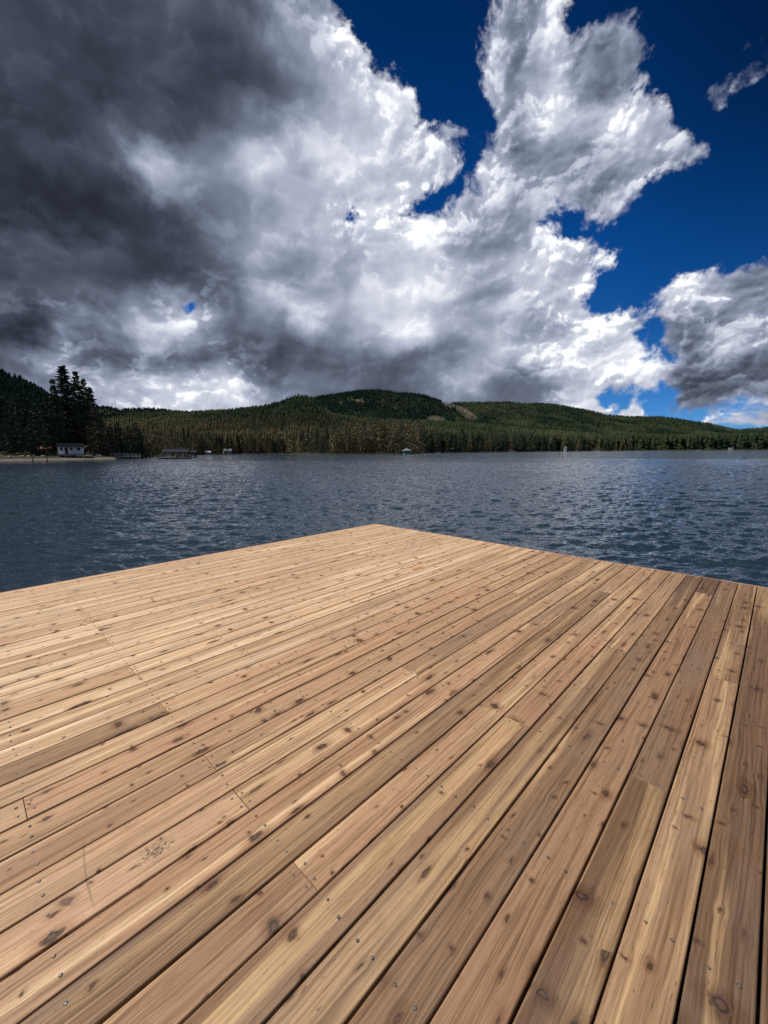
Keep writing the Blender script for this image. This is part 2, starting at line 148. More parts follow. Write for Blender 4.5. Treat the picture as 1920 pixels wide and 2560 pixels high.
 [27, 26, 26, 26, 26, 27, 28, 28, 30, 31, 33, 45, 58, 74, 79, 65, 60, 59, 61, 71, 80, 77, 72, 73, 75, 77, 81, 82, 82, 83, 85, 86, 87, 88, 86, 82, 80, 79, 78, 76, 76, 75, 71, 64, 61, 59, 59, 59, 59, 61, 73, 78, 81, 77, 74, 73, 53, 51, 51, 44, 43, 45, 51, 56],
 [28, 25, 25, 26, 26, 26, 26, 26, 27, 29, 29, 31, 33, 38, 41, 39, 49, 52, 55, 66, 75, 76, 72, 71, 70, 73, 80, 84, 85, 85, 83, 83, 83, 82, 82, 81, 78, 76, 75, 70, 69, 70, 68, 61, 60, 65, 69, 67, 66, 78, 89, 91, 84, 78, 76, 56, 51, 50, 46, 43, 43, 48, 54, 58],
 [29, 29, 28, 26, 26, 26, 27, 26, 26, 26, 26, 27, 28, 30, 32, 32, 33, 38, 39, 41, 51, 53, 55, 65, 71, 74, 73, 71, 71, 74, 78, 82, 81, 80, 79, 77, 75, 74, 73, 72, 73, 71, 64, 59, 70, 82, 84, 81, 81, 85, 85, 76, 68, 69, 66, 55, 48, 47, 46, 44, 49, 54, 57, 60],
 [29, 29, 29, 29, 29, 28, 27, 27, 27, 27, 27, 27, 27, 27, 27, 27, 28, 31, 35, 36, 41, 45, 45, 48, 53, 58, 62, 64, 67, 70, 72, 75, 80, 84, 86, 84, 78, 74, 74, 79, 78, 72, 60, 61, 75, 80, 82, 81, 64, 48, 50, 56, 59, 60, 60, 57, 52, 51, 52, 53, 56, 58, 60, 62],
 [30, 29, 29, 29, 29, 29, 29, 29, 29, 28, 28, 28, 28, 28, 28, 28, 27, 28, 28, 29, 30, 33, 37, 42, 47, 55, 61, 64, 70, 74, 76, 77, 83, 88, 89, 89, 87, 78, 80, 79, 77, 70, 58, 54, 63, 74, 80, 73, 49, 41, 44, 55, 59, 59, 59, 59, 58, 57, 58, 59, 60, 61, 62, 63],
 [31, 30, 29, 29, 29, 29, 29, 29, 29, 30, 30, 30, 30, 29, 28, 28, 28, 29, 30, 31, 33, 36, 38, 45, 57, 62, 64, 66, 70, 73, 77, 79, 83, 84, 85, 84, 79, 77, 79, 79, 76, 70, 60, 58, 69, 84, 82, 66, 48, 41, 45, 56, 58, 59, 60, 61, 61, 61, 61, 62, 63, 63, 64, 64],
 [34, 32, 31, 30, 29, 29, 29, 29, 30, 30, 30, 30, 30, 30, 31, 31, 31, 31, 33, 33, 35, 39, 44, 53, 64, 71, 75, 76, 77, 78, 78, 78, 81, 82, 80, 75, 73, 75, 75, 74, 72, 68, 61, 58, 61, 72, 73, 71, 70, 64, 60, 60, 61, 62, 62, 63, 63, 63, 63, 63, 64, 64, 64, 64],
 [36, 35, 33, 32, 31, 30, 30, 30, 30, 30, 30, 30, 30, 31, 31, 32, 32, 32, 36, 37, 37, 39, 47, 57, 67, 68, 68, 70, 72, 76, 78, 77, 73, 71, 71, 70, 70, 72, 75, 75, 72, 65, 61, 59, 62, 70, 73, 72, 68, 64, 63, 63, 63, 63, 64, 64, 64, 64, 64, 64, 64, 64, 64, 64],
 [39, 38, 36, 35, 34, 33, 33, 32, 32, 32, 31, 30, 30, 32, 32, 32, 32, 32, 32, 38, 39, 41, 49, 50, 53, 56, 61, 65, 66, 66, 66, 67, 68, 68, 68, 68, 68, 67, 66, 65, 64, 62, 61, 60, 60, 60, 60, 60, 60, 63, 63, 64, 64, 64, 64, 64, 64, 64, 64, 64, 64, 64, 64, 64],
 [41, 40, 39, 38, 37, 36, 36, 35, 35, 35, 34, 34, 34, 34, 34, 33, 32, 32, 32, 33, 44, 47, 47, 47, 47, 53, 59, 60, 60, 60, 61, 63, 64, 65, 65, 66, 65, 65, 63, 60, 60, 60, 60, 60, 60, 60, 60, 60, 63, 63, 64, 64, 64, 64, 64, 65, 65, 65, 64, 64, 64, 64, 64, 64],
 [44, 43, 42, 41, 40, 39, 39, 38, 38, 38, 37, 37, 37, 37, 38, 38, 38, 38, 38, 40, 43, 47, 48, 47, 47, 52, 59, 60, 60, 60, 60, 61, 62, 63, 64, 64, 64, 63, 63, 61, 60, 60, 61, 61, 62, 62, 63, 63, 64, 64, 64, 64, 64, 65, 65, 65, 64, 64, 64, 64, 64, 64, 64, 64]]
SKY_DETAIL = [
 [55, 55, 55, 55, 55, 55, 55, 55, 55, 55, 55, 55, 55, 55, 55, 55, 55, 55, 55, 55, 55, 55, 55, 10, 10, 10, 10, 10, 10, 10, 10, 10, 10, 10, 11, 12, 12, 13, 14, 15, 16, 17, 18, 20, 21, 22, 23, 25, 35, 49, 64, 81, 92, 75, 75, 95, 95, 95, 95, 95, 95, 95, 95, 95],
 [55, 55, 55, 55, 55, 55, 55, 55, 55, 55, 55, 55, 55, 55, 55, 55, 55, 55, 55, 55, 55, 55, 55, 10, 10, 10, 10, 10, 10, 10, 10, 10, 10, 10, 10, 10, 10, 10, 10, 10, 11, 11, 12, 13, 14, 15, 16, 24, 35, 49, 65, 82, 91, 40, 79, 95, 95, 95, 95, 95, 95, 95, 95, 95],
 [55, 55, 55, 55, 55, 55, 55, 55, 55, 55, 55, 55, 55, 55, 55, 55, 55, 55, 55, 55, 55, 55, 55, 10, 10, 10, 10, 10, 10, 10, 10, 10, 10, 10, 10, 10, 10, 10, 10, 10, 10, 10, 10, 10, 10, 13, 21, 30, 39, 50, 66, 83, 90, 38, 85, 95, 95, 95, 95, 87, 84, 82, 79, 76],
 [55, 55, 55, 55, 55, 55, 55, 55, 55, 55, 55, 55, 55, 55, 55, 55, 55, 55, 55, 55, 55, 55, 55, 10, 10, 10, 10, 10, 10, 10, 10, 10, 10, 10, 10, 10, 10, 10, 10, 10, 10, 10, 10, 10, 10, 17, 26, 37, 48, 57, 66, 84, 90, 50, 91, 95, 95, 95, 95, 95, 95, 87, 83, 79],
 [55, 55, 55, 55, 55, 55, 55, 55, 55, 55, 55, 55, 55, 55, 55, 55, 55, 55, 55, 55, 55, 55, 55, 10, 10, 10, 10, 10, 10, 10, 10, 10, 10, 10, 10, 10, 10, 10, 10, 10, 10, 10, 10, 10, 11, 19, 30, 42, 55, 68, 76, 89, 95, 82, 88, 95, 95, 95, 95, 95, 95, 86, 85, 85],
 [55, 55, 55, 55, 55, 55, 55, 55, 55, 55, 55, 55, 55, 55, 55, 55, 55, 55, 55, 55, 55, 55, 55, 10, 10, 10, 10, 10, 10, 10, 10, 10, 10, 10, 10, 10, 10, 10, 10, 10, 10, 10, 10, 10, 12, 21, 33, 46, 61, 76, 89, 95, 95, 95, 95, 95, 95, 82, 81, 81, 82, 83, 82, 82],
 [55, 55, 55, 55, 55, 55, 55, 55, 55, 55, 55, 55, 55, 55, 55, 55, 55, 55, 55, 55, 55, 55, 55, 10, 10, 10, 10, 10, 10, 10, 10, 10, 10, 10, 10, 10, 10, 10, 10, 10, 10, 10, 10, 10, 13, 22, 34, 47, 62, 78, 91, 95, 95, 95, 95, 95, 95, 80, 100, 100, 100, 100, 100, 100],
 [55, 55, 55, 55, 55, 55, 55, 55, 55, 55, 55, 55, 55, 55, 55, 55, 55, 55, 55, 55, 55, 55, 55, 10, 10, 10, 10, 10, 10, 10, 10, 10, 10, 10, 10, 10, 10, 10, 10, 10, 10, 10, 10, 10, 13, 22, 33, 46, 59, 100, 100, 100, 100, 100, 100, 100, 100, 100, 100, 100, 100, 100, 100, 100],
 [55, 55, 55, 63, 66, 60, 55, 55, 55, 55, 55, 55, 55, 55, 55, 55, 55, 55, 55, 55, 55, 55, 55, 10, 10, 10, 10, 10, 10, 10, 10, 10, 10, 10, 10, 10, 10, 10, 10, 10, 10, 10, 10, 30, 31, 50, 68, 87, 100, 100, 100, 100, 100, 100, 100, 100, 100, 100, 100, 100, 100, 100, 100, 100],
 [13, 55, 55, 77, 81, 75, 62, 55, 55, 55, 55, 55, 55, 55, 55, 55, 55, 55, 55, 55, 55, 55, 55, 10, 10, 10, 10, 10, 10, 10, 10, 10, 10, 10, 10, 10, 10, 10, 10, 10, 10, 10, 10, 30, 32, 50, 69, 88, 100, 100, 100, 100, 100, 100, 100, 100, 100, 100, 100, 100, 100, 100, 100, 100],
 [10, 26, 48, 67, 74, 79, 74, 58, 55, 55, 55, 55, 55, 55, 55, 55, 55, 55, 55, 55, 55, 55, 55, 10, 10, 10, 10, 10, 10, 10, 10, 10, 10, 10, 10, 10, 10, 10, 10, 10, 10, 10, 10, 30, 33, 51, 70, 89, 100, 100, 100, 100, 100, 100, 100, 100, 100, 100, 100, 100, 100, 100, 100, 100],
 [10, 20, 37, 51, 58, 69, 87, 69, 53, 39, 26, 14, 10, 14, 55, 55, 55, 55, 55, 55, 55, 55, 55, 10, 10, 10, 10, 10, 10, 10, 10, 10, 10, 10, 10, 10, 10, 10, 10, 10, 10, 10, 10, 30, 33, 52, 71, 90, 100, 100, 100, 100, 100, 100, 100, 100, 100, 100, 100, 100, 100, 100, 100, 100],
 [10, 12, 26, 37, 43, 59, 77, 81, 64, 47, 31, 18, 14, 27, 35, 40, 34, 22, 10, 10, 10, 10, 10, 10, 10, 10, 10, 10, 10, 10, 10, 10, 10, 10, 10, 10, 10, 10, 10, 10, 10, 10, 10, 30, 34, 52, 71, 91, 100, 100, 100, 100, 100, 100, 100, 100, 100, 100, 100, 100, 100, 100, 100, 100],
 [10, 10, 10, 23, 31, 47, 64, 80, 71, 52, 34, 20, 21, 40, 54, 61, 53, 35, 17, 10, 10, 10, 10, 10, 10, 10, 10, 10, 10, 10, 10, 10, 10, 10, 10, 10, 10, 10, 10, 10, 10, 10, 10, 30, 34, 53, 72, 91, 100, 100, 100, 100, 100, 100, 100, 100, 100, 100, 100, 100, 100, 100, 100, 100],
 [10, 10, 10, 10, 10, 10, 10, 65, 61, 49, 34, 21, 26, 49, 72, 83, 70, 45, 24, 10, 10, 10, 10, 10, 10, 10, 10, 10, 10, 10, 10, 10, 10, 10, 10, 10, 10, 10, 10, 10, 10, 10, 10, 30, 35, 54, 73, 92, 100, 100, 100, 100, 100, 100, 100, 100, 100, 100, 100, 100, 100, 100, 100, 100],
 [10, 10, 10, 10, 10, 10, 10, 10, 10, 10, 10, 19, 26, 52, 81, 95, 76, 49, 26, 10, 10, 10, 10, 10, 10, 10, 10, 10, 10, 10, 10, 10, 10, 10, 10, 10, 10, 10, 10, 10, 10, 10, 10, 30, 36, 54, 74, 93, 100, 100, 100, 100, 100, 100, 100, 100, 100, 100, 100, 100, 100, 100, 100, 100],
 [10, 10, 10, 10, 10, 10, 10, 10, 10, 10, 10, 10, 10, 10, 10, 10, 73, 50, 28, 11, 10, 10, 10, 10, 10, 10, 10, 10, 10, 10, 10, 10, 10, 10, 10, 10, 10, 10, 10, 10, 10, 10, 12, 30, 36, 55, 74, 94, 100, 100, 100, 100, 100, 100, 100, 100, 100, 100, 100, 100, 100, 100, 100, 100],
 [10, 10, 10, 10, 10, 10, 10, 10, 10, 10, 10, 10, 10, 10, 10, 10, 54, 41, 24, 10, 10, 10, 10, 10, 10, 10, 10, 10, 10, 10, 10, 13, 15, 16, 16, 15, 13, 12, 10, 10, 10, 12, 30, 30, 37, 56, 75, 95, 100, 100, 100, 100, 100, 100, 100, 100, 100, 100, 100, 100, 100, 100, 100, 100],
 [10, 10, 10, 10, 10, 10, 10, 10, 10, 10, 10, 10, 10, 10, 10, 10, 33, 27, 16, 10, 10, 10, 10, 10, 10, 10, 10, 10, 10, 12, 16, 20, 24, 25, 25, 23, 21, 19, 15, 12, 11, 17, 30, 35, 43, 57, 76, 96, 100, 100, 100, 100, 100, 100, 100, 100, 100, 100, 100, 100, 100, 100, 95, 95],
 [10, 10, 10, 10, 10, 10, 10, 10, 10, 10, 10, 10, 10, 10, 10, 10, 15, 13, 10, 10, 10, 10, 10, 10, 10, 10, 10, 10, 12, 18, 24, 29, 34, 36, 36, 33, 31, 28, 23, 19, 15, 23, 33, 45, 55, 64, 77, 97, 100, 100, 100, 100, 100, 100, 100, 100, 100, 100, 100, 95, 95, 95, 95, 95],
 [10, 10, 10, 10, 10, 10, 10, 10, 10, 10, 10, 10, 10, 10, 10, 10, 10, 10, 10, 10, 10, 10, 10, 10, 10, 10, 10, 17, 23, 24, 32, 39, 45, 49, 48, 45, 42, 38, 32, 27, 23, 28, 40, 53, 67, 79, 88, 98, 100, 100, 100, 100, 100, 100, 100, 100, 95, 95, 95, 95, 95, 95, 95, 95],
 [10, 10, 10, 10, 10, 10, 10, 10, 10, 10, 10, 10, 10, 10, 10, 10, 10, 10, 10, 10, 10, 10, 10, 10, 10, 11, 21, 32, 41, 44, 43, 49, 58, 62, 61, 58, 55, 49, 43, 38, 33, 31, 43, 58, 74, 90, 95, 99, 100, 100, 100, 100, 100, 95, 95, 95, 95, 95, 95, 95, 95, 95, 95, 95],
 [10, 10, 10, 10, 10, 10, 10, 10, 10, 10, 10, 10, 10, 10, 10, 10, 10, 10, 10, 10, 10, 10, 10, 10, 10, 20, 37, 55, 70, 79, 78, 61, 73, 83, 82, 79, 73, 66, 60, 55, 50, 44, 43, 57, 72, 87, 95, 95, 95, 95, 91, 89, 95, 95, 95, 95, 95, 95, 95, 95, 95, 95, 95, 95],
 [10, 10, 10, 10, 10, 10, 10, 10, 10, 10, 10, 10, 10, 10, 10, 10, 10, 10, 10, 10, 10, 10, 10, 10, 10, 23, 42, 65, 91, 95, 95, 73, 73, 87, 95, 95, 92, 85, 79, 74, 68, 58, 49, 52, 65, 79, 94, 91, 79, 75, 75, 75, 81, 82, 83, 89, 91, 95, 95, 95, 95, 95, 95, 95],
 [10, 10, 10, 10, 10, 10, 10, 10, 10, 10, 10, 10, 10, 10, 10, 10, 10, 10, 10, 10, 10, 10, 10, 10, 10, 19, 37, 57, 71, 77, 75, 56, 65, 78, 90, 95, 95, 95, 95, 94, 83, 75, 75, 75, 75, 75, 79, 75, 75, 75, 75, 75, 75, 75, 77, 95, 95, 95, 95, 95, 95, 95, 95, 95],
 [10, 10, 10, 10, 10, 10, 10, 10, 10, 10, 10, 10, 10, 10, 10, 10, 10, 10, 10, 10, 10, 10, 10, 10, 10, 10, 18, 28, 35, 40, 41, 42, 53, 64, 73, 80, 89, 89, 95, 95, 90, 75, 75, 75, 75, 75, 75, 75, 75, 75, 75, 75, 75, 75, 95, 95, 95, 95, 95, 95, 95, 95, 95, 95],
 [10, 10, 10, 10, 10, 10, 10, 10, 10, 10, 10, 10, 10, 10, 10, 10, 10, 10, 10, 10, 10, 10, 10, 10, 10, 10, 10, 10, 10, 15, 23, 32, 41, 50, 59, 66, 89, 89, 95, 95, 89, 89, 75, 75, 75, 75, 75, 75, 75, 75, 75, 75, 75, 92, 95, 95, 95, 95, 92, 92, 95, 95, 95, 95],
 [10, 10, 10, 10, 10, 10, 10, 10, 10, 10, 10, 10, 10, 10, 10, 10, 10, 10, 10, 10, 10, 10, 10, 10, 10, 10, 10, 12, 15, 20, 31, 43, 55, 68, 79, 90, 93, 92, 95, 95, 95, 95, 79, 75, 75, 75, 75, 75, 75, 75, 75, 85, 95, 95, 95, 95, 95, 95, 95, 95, 95, 95, 95, 95],
 [10, 10, 10, 10, 10, 10, 10, 10, 10, 10, 10, 10, 10, 10, 10, 10, 10, 10, 10, 10, 10, 10, 10, 10, 10, 12, 19, 26, 32, 37, 39, 44, 58, 73, 88, 95, 95, 95, 95, 95, 95, 95, 78, 75, 75, 75, 75, 75, 75, 75, 77, 95, 95, 95, 95, 95, 95, 95, 95, 95, 95, 95, 95, 95],
 [10, 10, 10, 10, 10, 10, 10, 10, 10, 10, 10, 10, 10, 10, 10, 10, 10, 10, 10, 10, 10, 10, 10, 10, 12, 19, 29, 40, 50, 59, 64, 67, 71, 81, 94, 95, 95, 95, 95, 95, 95, 80, 75, 75, 75, 75, 75, 75, 75, 75, 76, 88, 95, 95, 95, 95, 95, 95, 95, 95, 95, 95, 95, 95],
 [10, 10, 10, 10, 10, 10, 10, 10, 10, 10, 10, 10, 10, 10, 10, 10, 10, 10, 10, 10, 10, 10, 10, 11, 18, 27, 38, 50, 63, 76, 91, 95, 95, 95, 95, 95, 95, 95, 95, 95, 90, 75, 75, 75, 75, 75, 80, 92, 95, 84, 90, 95, 95, 95, 95, 95, 95, 95, 95, 95, 95, 95, 95, 95],
 [10, 10, 10, 10, 10, 10, 10, 10, 10, 10, 10, 10, 10, 10, 10, 10, 10, 10, 10, 10, 10, 10, 11, 18, 26, 36, 48, 61, 75, 89, 95, 95, 95, 95, 95, 95, 95, 95, 95, 95, 95, 83, 75, 75, 75, 75, 89, 95, 95, 95, 95, 95, 95, 95, 95, 95, 95, 95, 95, 95, 95, 95, 95, 95],
 [10, 10, 10, 10, 10, 10, 10, 10, 10, 10, 10, 10, 10, 10, 10, 10, 10, 10, 10, 10, 10, 10, 17, 28, 39, 50, 62, 75, 88, 95, 95, 95, 95, 95, 95, 95, 95, 95, 95, 95, 95, 95, 79, 75, 75, 75, 81, 95, 95, 95, 95, 95, 95, 95, 95, 95, 95, 95, 95, 95, 95, 95, 95, 95],
 [10, 10, 10, 10, 10, 10, 10, 10, 10, 10, 10, 10, 10, 10, 10, 10, 10, 10, 10, 10, 10, 10, 18, 30, 43, 58, 74, 90, 95, 95, 95, 95, 95, 95, 95, 95, 95, 95, 95, 95, 95, 95, 81, 75, 75, 75, 83, 95, 95, 95, 95, 95, 95, 95, 95, 95, 95, 95, 95, 95, 95, 95, 95, 95],
 [10, 10, 10, 10, 10, 10, 10, 10, 10, 10, 10, 10, 10, 10, 10, 10, 10, 10, 11, 10, 10, 10, 18, 30, 44, 58, 74, 91, 95, 95, 95, 95, 95, 95, 95, 95, 95, 95, 95, 95, 95, 95, 80, 75, 75, 75, 85, 95, 95, 95, 95, 95, 95, 95, 95, 95, 95, 95, 95, 95, 95, 95, 95, 95],
 [10, 10, 10, 10, 10, 10, 10, 10, 10, 10, 10, 10, 10, 10, 10, 10, 10, 10, 41, 35, 30, 26, 22, 30, 44, 59, 75, 91, 95, 95, 95, 95, 95, 95, 95, 95, 95, 95, 95, 95, 95, 95, 79, 75, 75, 75, 87, 95, 95, 95, 95, 95, 95, 95, 95, 95, 95, 95, 95, 95, 95, 95, 95, 95]]
# ------------------------------------------------------------------ sky
def build_world():
    ne, na = len(SKY_COVER), 64
    g = bpy.data.node_groups.new("cloud_map", 'ShaderNodeTree')
    G = Nodes(g)
    g.interface.new_socket("Vector", in_out='INPUT', socket_type='NodeSocketVector')
    g.interface.new_socket("Vector", in_out='OUTPUT', socket_type='NodeSocketVector')
    ramps = []
    for j in range(ne):
        vals = [[M[j][i] / 100 for M in (SKY_COVER, SKY_LIGHT, SKY_DETAIL)] for i in range(na)]
        for half in (0, 1):
            n = g.nodes.new('ShaderNodeValToRGB'); r = n.color_ramp
            for i in range(1, 31): r.elements.new(i / 31)
            for i in range(32): r.elements[i].color = (*vals[32 * half + i], 1.0)
            ramps.append(n)
    gi = g.nodes.new('NodeGroupInput'); go = g.nodes.new('NodeGroupOutput')
    x, y, z = G.sep(gi.outputs[0])
    az = G.m('MULTIPLY', G.m('ARCTAN2', x, y), 180 / pi)
    el = G.m('MULTIPLY', G.m('ARCSINE', z), 180 / pi)
    el = G.m('MINIMUM', G.m('MAXIMUM', el, 0.0), 45.9)
    fl = G.m('DIVIDE', G.m('ADD', az, 45.0), 90.0)       # 0..1 over 90 degrees
    left = G.m('MULTIPLY', fl, 63.0 / 31.0)
    isr = G.rng(G.m('MULTIPLY', fl, 63.0), 31.0, 32.0)
    tot = None
    for j in range(ne):
        # each row waits for the one before it (a vanishing term), which keeps the shader's stack small
        lj = left if tot is None else G.m('MULTIPLY_ADD', tot, 1e-9, left)
        G.put(ramps[2 * j].inputs[0], lj); G.put(ramps[2 * j + 1].inputs[0], G.m('SUBTRACT', lj, 32.0 / 31.0))
        row = G.mix(isr, ramps[2 * j].outputs[0], ramps[2 * j + 1].outputs[0])
        e0, e1_, e2_ = SKY_ROWS[max(0, j - 1)] - (1 if j == 0 else 0), SKY_ROWS[j], SKY_ROWS[min(ne - 1, j + 1)] + (1 if j == ne - 1 else 0)
        c = G.v('SCALE', row, scale=G.m('MINIMUM', G.rng(el, e0, e1_), G.rng(el, e2_, e1_)))
        tot = c if tot is None else G.v('ADD', tot, c)
    g.links.new(tot, go.inputs[0])

    w = bpy.data.worlds.new("World"); w.use_nodes = True
    N = Nodes(w.node_tree)
    d = N.v('NORMALIZE', N.add('ShaderNodeTexCoord', out=0))
    rx, ry, rz = N.sep(d)
    # --- clear air, deep blue overhead and paler towards the horizon
    sky = N.add('ShaderNodeTexSky', sky_type='NISHITA', sun_disc=False, sun_elevation=SUN_EL, sun_rotation=SUN_AZ,
                altitude=100.0, air_density=1.0, dust_density=0.1, ozone_density=4.0)
    air = N.add('ShaderNodeHueSaturation', {'Saturation': 1.3, 'Value': 1.0, 'Color': sky})
    deep = N.ramp(N.m('MAXIMUM', rz, 0.0), [(0.0, (0.20, 0.42, 1.05)), (0.05, (0.20, 0.48, 1.0)), (0.17, (0.15, 0.44, 0.76)),
                                           (0.38, (0.085, 0.42, 0.72)), (0.66, (0.018, 0.20, 0.33)), (1.0, (0.006, 0.08, 0.18))])
    air = N.v('MULTIPLY', air, deep)
    side = N.rng(N.m('ARCTAN2', rx, ry), radians(20), radians(45), 1.0, 0.42, smooth=True)
    side = N.add('ShaderNodeMix', {0: N.rng(rz, 0.1, 0.5), 2: 1.0, 3: side})
    air = N.v('SCALE', air, scale=N.m('MULTIPLY', side, 0.84))
    # --- clouds
    n1 = N.v('SUBTRACT', N.noise(d, 7.0, 5.0, 0.5, out=1), (0.5, 0.5, 0.5))
    n2 = N.v('SUBTRACT', N.noise(d, 34.0, 4.0, 0.62, out=1), (0.5, 0.5, 0.5))
    p1 = N.v('ADD', d, N.v('SCALE', n1, scale=0.075))
    p = N.v('ADD', p1, N.v('SCALE', n2, scale=0.032))
    def cmap(v):
        n = N.t.nodes.new('ShaderNodeGroup'); n.node_tree = g
        N.put(n.inputs[0], N.v('NORMALIZE', v)); return n.outputs[0]
    far = N.m('MAXIMUM', N.rng(N.m('ABSOLUTE', N.m('ARCTAN2', rx, ry)), radians(50), radians(95), smooth=True), N.rng(rz, 0.74, 0.9, smooth=True))
    cov, light, det = N.sep(N.mix(far, cmap(p), (0.55, 0.55, 0.7)))
    # billows: rounded heaps lit from the sun's side
    sunward = (-0.38, 0.1, 0.85)
    q = N.v('ADD', d, N.v('SCALE', n1, scale=0.045))
    qx, qy, qz = N.sep(q)
    q = N.xyz(qx, qy, N.m('MULTIPLY', qz, 1.35))
    q2 = N.v('ADD', q, N.v('SCALE', n2, scale=0.013))
    def off(v, s): return N.v('ADD', v, N.v('SCALE', sunward, scale=s))
    def heap(v, s, det):
        n = N.t.nodes.new('ShaderNodeTexVoronoi'); n.feature = 'F1'; n.normalize = True
        N.put(n.inputs['Vector'], v)
        for k, x_ in (('Scale', s), ('Detail', det), ('Roughness', 0.55), ('Lacunarity', 2.3)): n.inputs[k].default_value = x_
        return n.outputs['Distance']
    h1, h2 = heap(q2, 12.0, 2.0), heap(off(q2, 0.010), 12.0, 2.0)
    heaps = N.m('SUBTRACT', h2, h1)
    f1 = N.noise(q, 6.0, 3.0, 0.45)
    f2 = N.noise(off(q, 0.025), 6.0, 3.0, 0.45)
    p1z = N.v('MULTIPLY', p1, (1.0, 1.0, 1.35))
    e1 = N.noise(p1z, 12.0, 5.0, 0.55)
    e2 = N.noise(off(p1z, 0.012), 12.0, 5.0, 0.55)
    g1 = N.noise(p1, 38.0, 4.5, 0.62)
    dens = N.m('ADD', cov, N.m('MULTIPLY', N.m('SUBTRACT', e1, 0.5), 0.95))
    dens = N.m('ADD', dens, N.m('MULTIPLY', N.m('SUBTRACT', g1, 0.5), 0.80))
    dens = N.m('SUBTRACT', dens, N.m('MULTIPLY', N.m('SUBTRACT', h1, 0.45), 0.40))
    alpha = N.rng(dens, 0.38, 0.70, smooth=True)
    # torn translucent wisps beyond the solid rim
    ws = N.noise(p1, 15.0, 5.0, 0.66, dist=0.9)
    wd = N.m('ADD', cov, N.m('MULTIPLY', N.m('SUBTRACT', ws, 0.5), 1.9))
    alpha = N.m('MAXIMUM', alpha, N.rng(wd, 0.50, 1.0, 0.0, 0.62, smooth=True))
    rel = N.m('ADD', N.m('MULTIPLY', N.m('SUBTRACT', f1, f2), 0.9), N.m('MULTIPLY', N.m('SUBTRACT', f1, 0.5), 0.32))
    rel = N.m('MULTIPLY', rel, N.rng(light, 0.18, 0.6, 0.25, 0.85))
    crisp = N.m('ADD', N.m('MULTIPLY', heaps, 0.85), N.m('MULTIPLY', N.m('SUBTRACT', e1, e2), 0.55))
    crisp = N.m('ADD', crisp, N.m('MULTIPLY', N.m('SUBTRACT', g1, 0.5), 0.20))
    rel = N.m('ADD', rel, N.m('MULTIPLY', crisp, N.m('MULTIPLY', det, N.rng(light, 0.15, 0.6, 0.45, 1.0))))
    # lobes in front of lobes: a crisp bright rim on the sun's side that fades into the heap
    en = N.m('ADD', e1, N.m('MULTIPLY', N.m('SUBTRACT', g1, 0.5), 0.30))
    rim = N.m('MULTIPLY', N.rng(en, 0.480, 0.545, smooth=True), N.rng(en, 0.545, 0.74, 1.0, 0.0))
    rim = N.m('MULTIPLY', rim, N.rng(N.m('SUBTRACT', e1, e2), -0.015, 0.05))
    rim = N.m('MULTIPLY', rim, N.m('MULTIPLY', N.m('ADD', 0.12, N.m('MULTIPLY', det, 0.88)), N.rng(light, 0.2, 0.6, 0.10, 0.235)))
    rel = N.m('ADD', N.m('SUBTRACT', rel, N.m('MULTIPLY', det, 0.035)), rim)
    edge = N.rng(dens, 0.50, 0.85, 0.08, 0.0)
    b = N.m('ADD', N.m('ADD', light, rel), edge)
    b = N.m('MINIMUM', N.m('MAXIMUM', b, 0.06), 1.04)
    lin = N.m('POWER', b, 2.25)
    tint = N.ramp(b, [(0.0, (0.80, 1.0, 1.46)), (0.22, (0.81, 1.0, 1.46)), (0.55, (0.865, 0.985, 1.36)), (0.85, (0.94, 0.985, 1.12)), (1.0, (0.98, 1, 1.04))])
    cloud = N.v('SCALE', tint, scale=N.m('MULTIPLY', lin, 8.4))
    col = N.mix(alpha, air, cloud)
    bg = N.add('ShaderNodeBackground', {'Color': col, 'Strength': 0.1})
    o = N.t.nodes.new('ShaderNodeOutputWorld'); N.t.links.new(bg, o.inputs[0])
    w.cycles.sampling_method = 'MANUAL'; w.cycles.sample_map_resolution = 512
    S.world = w
build_world()

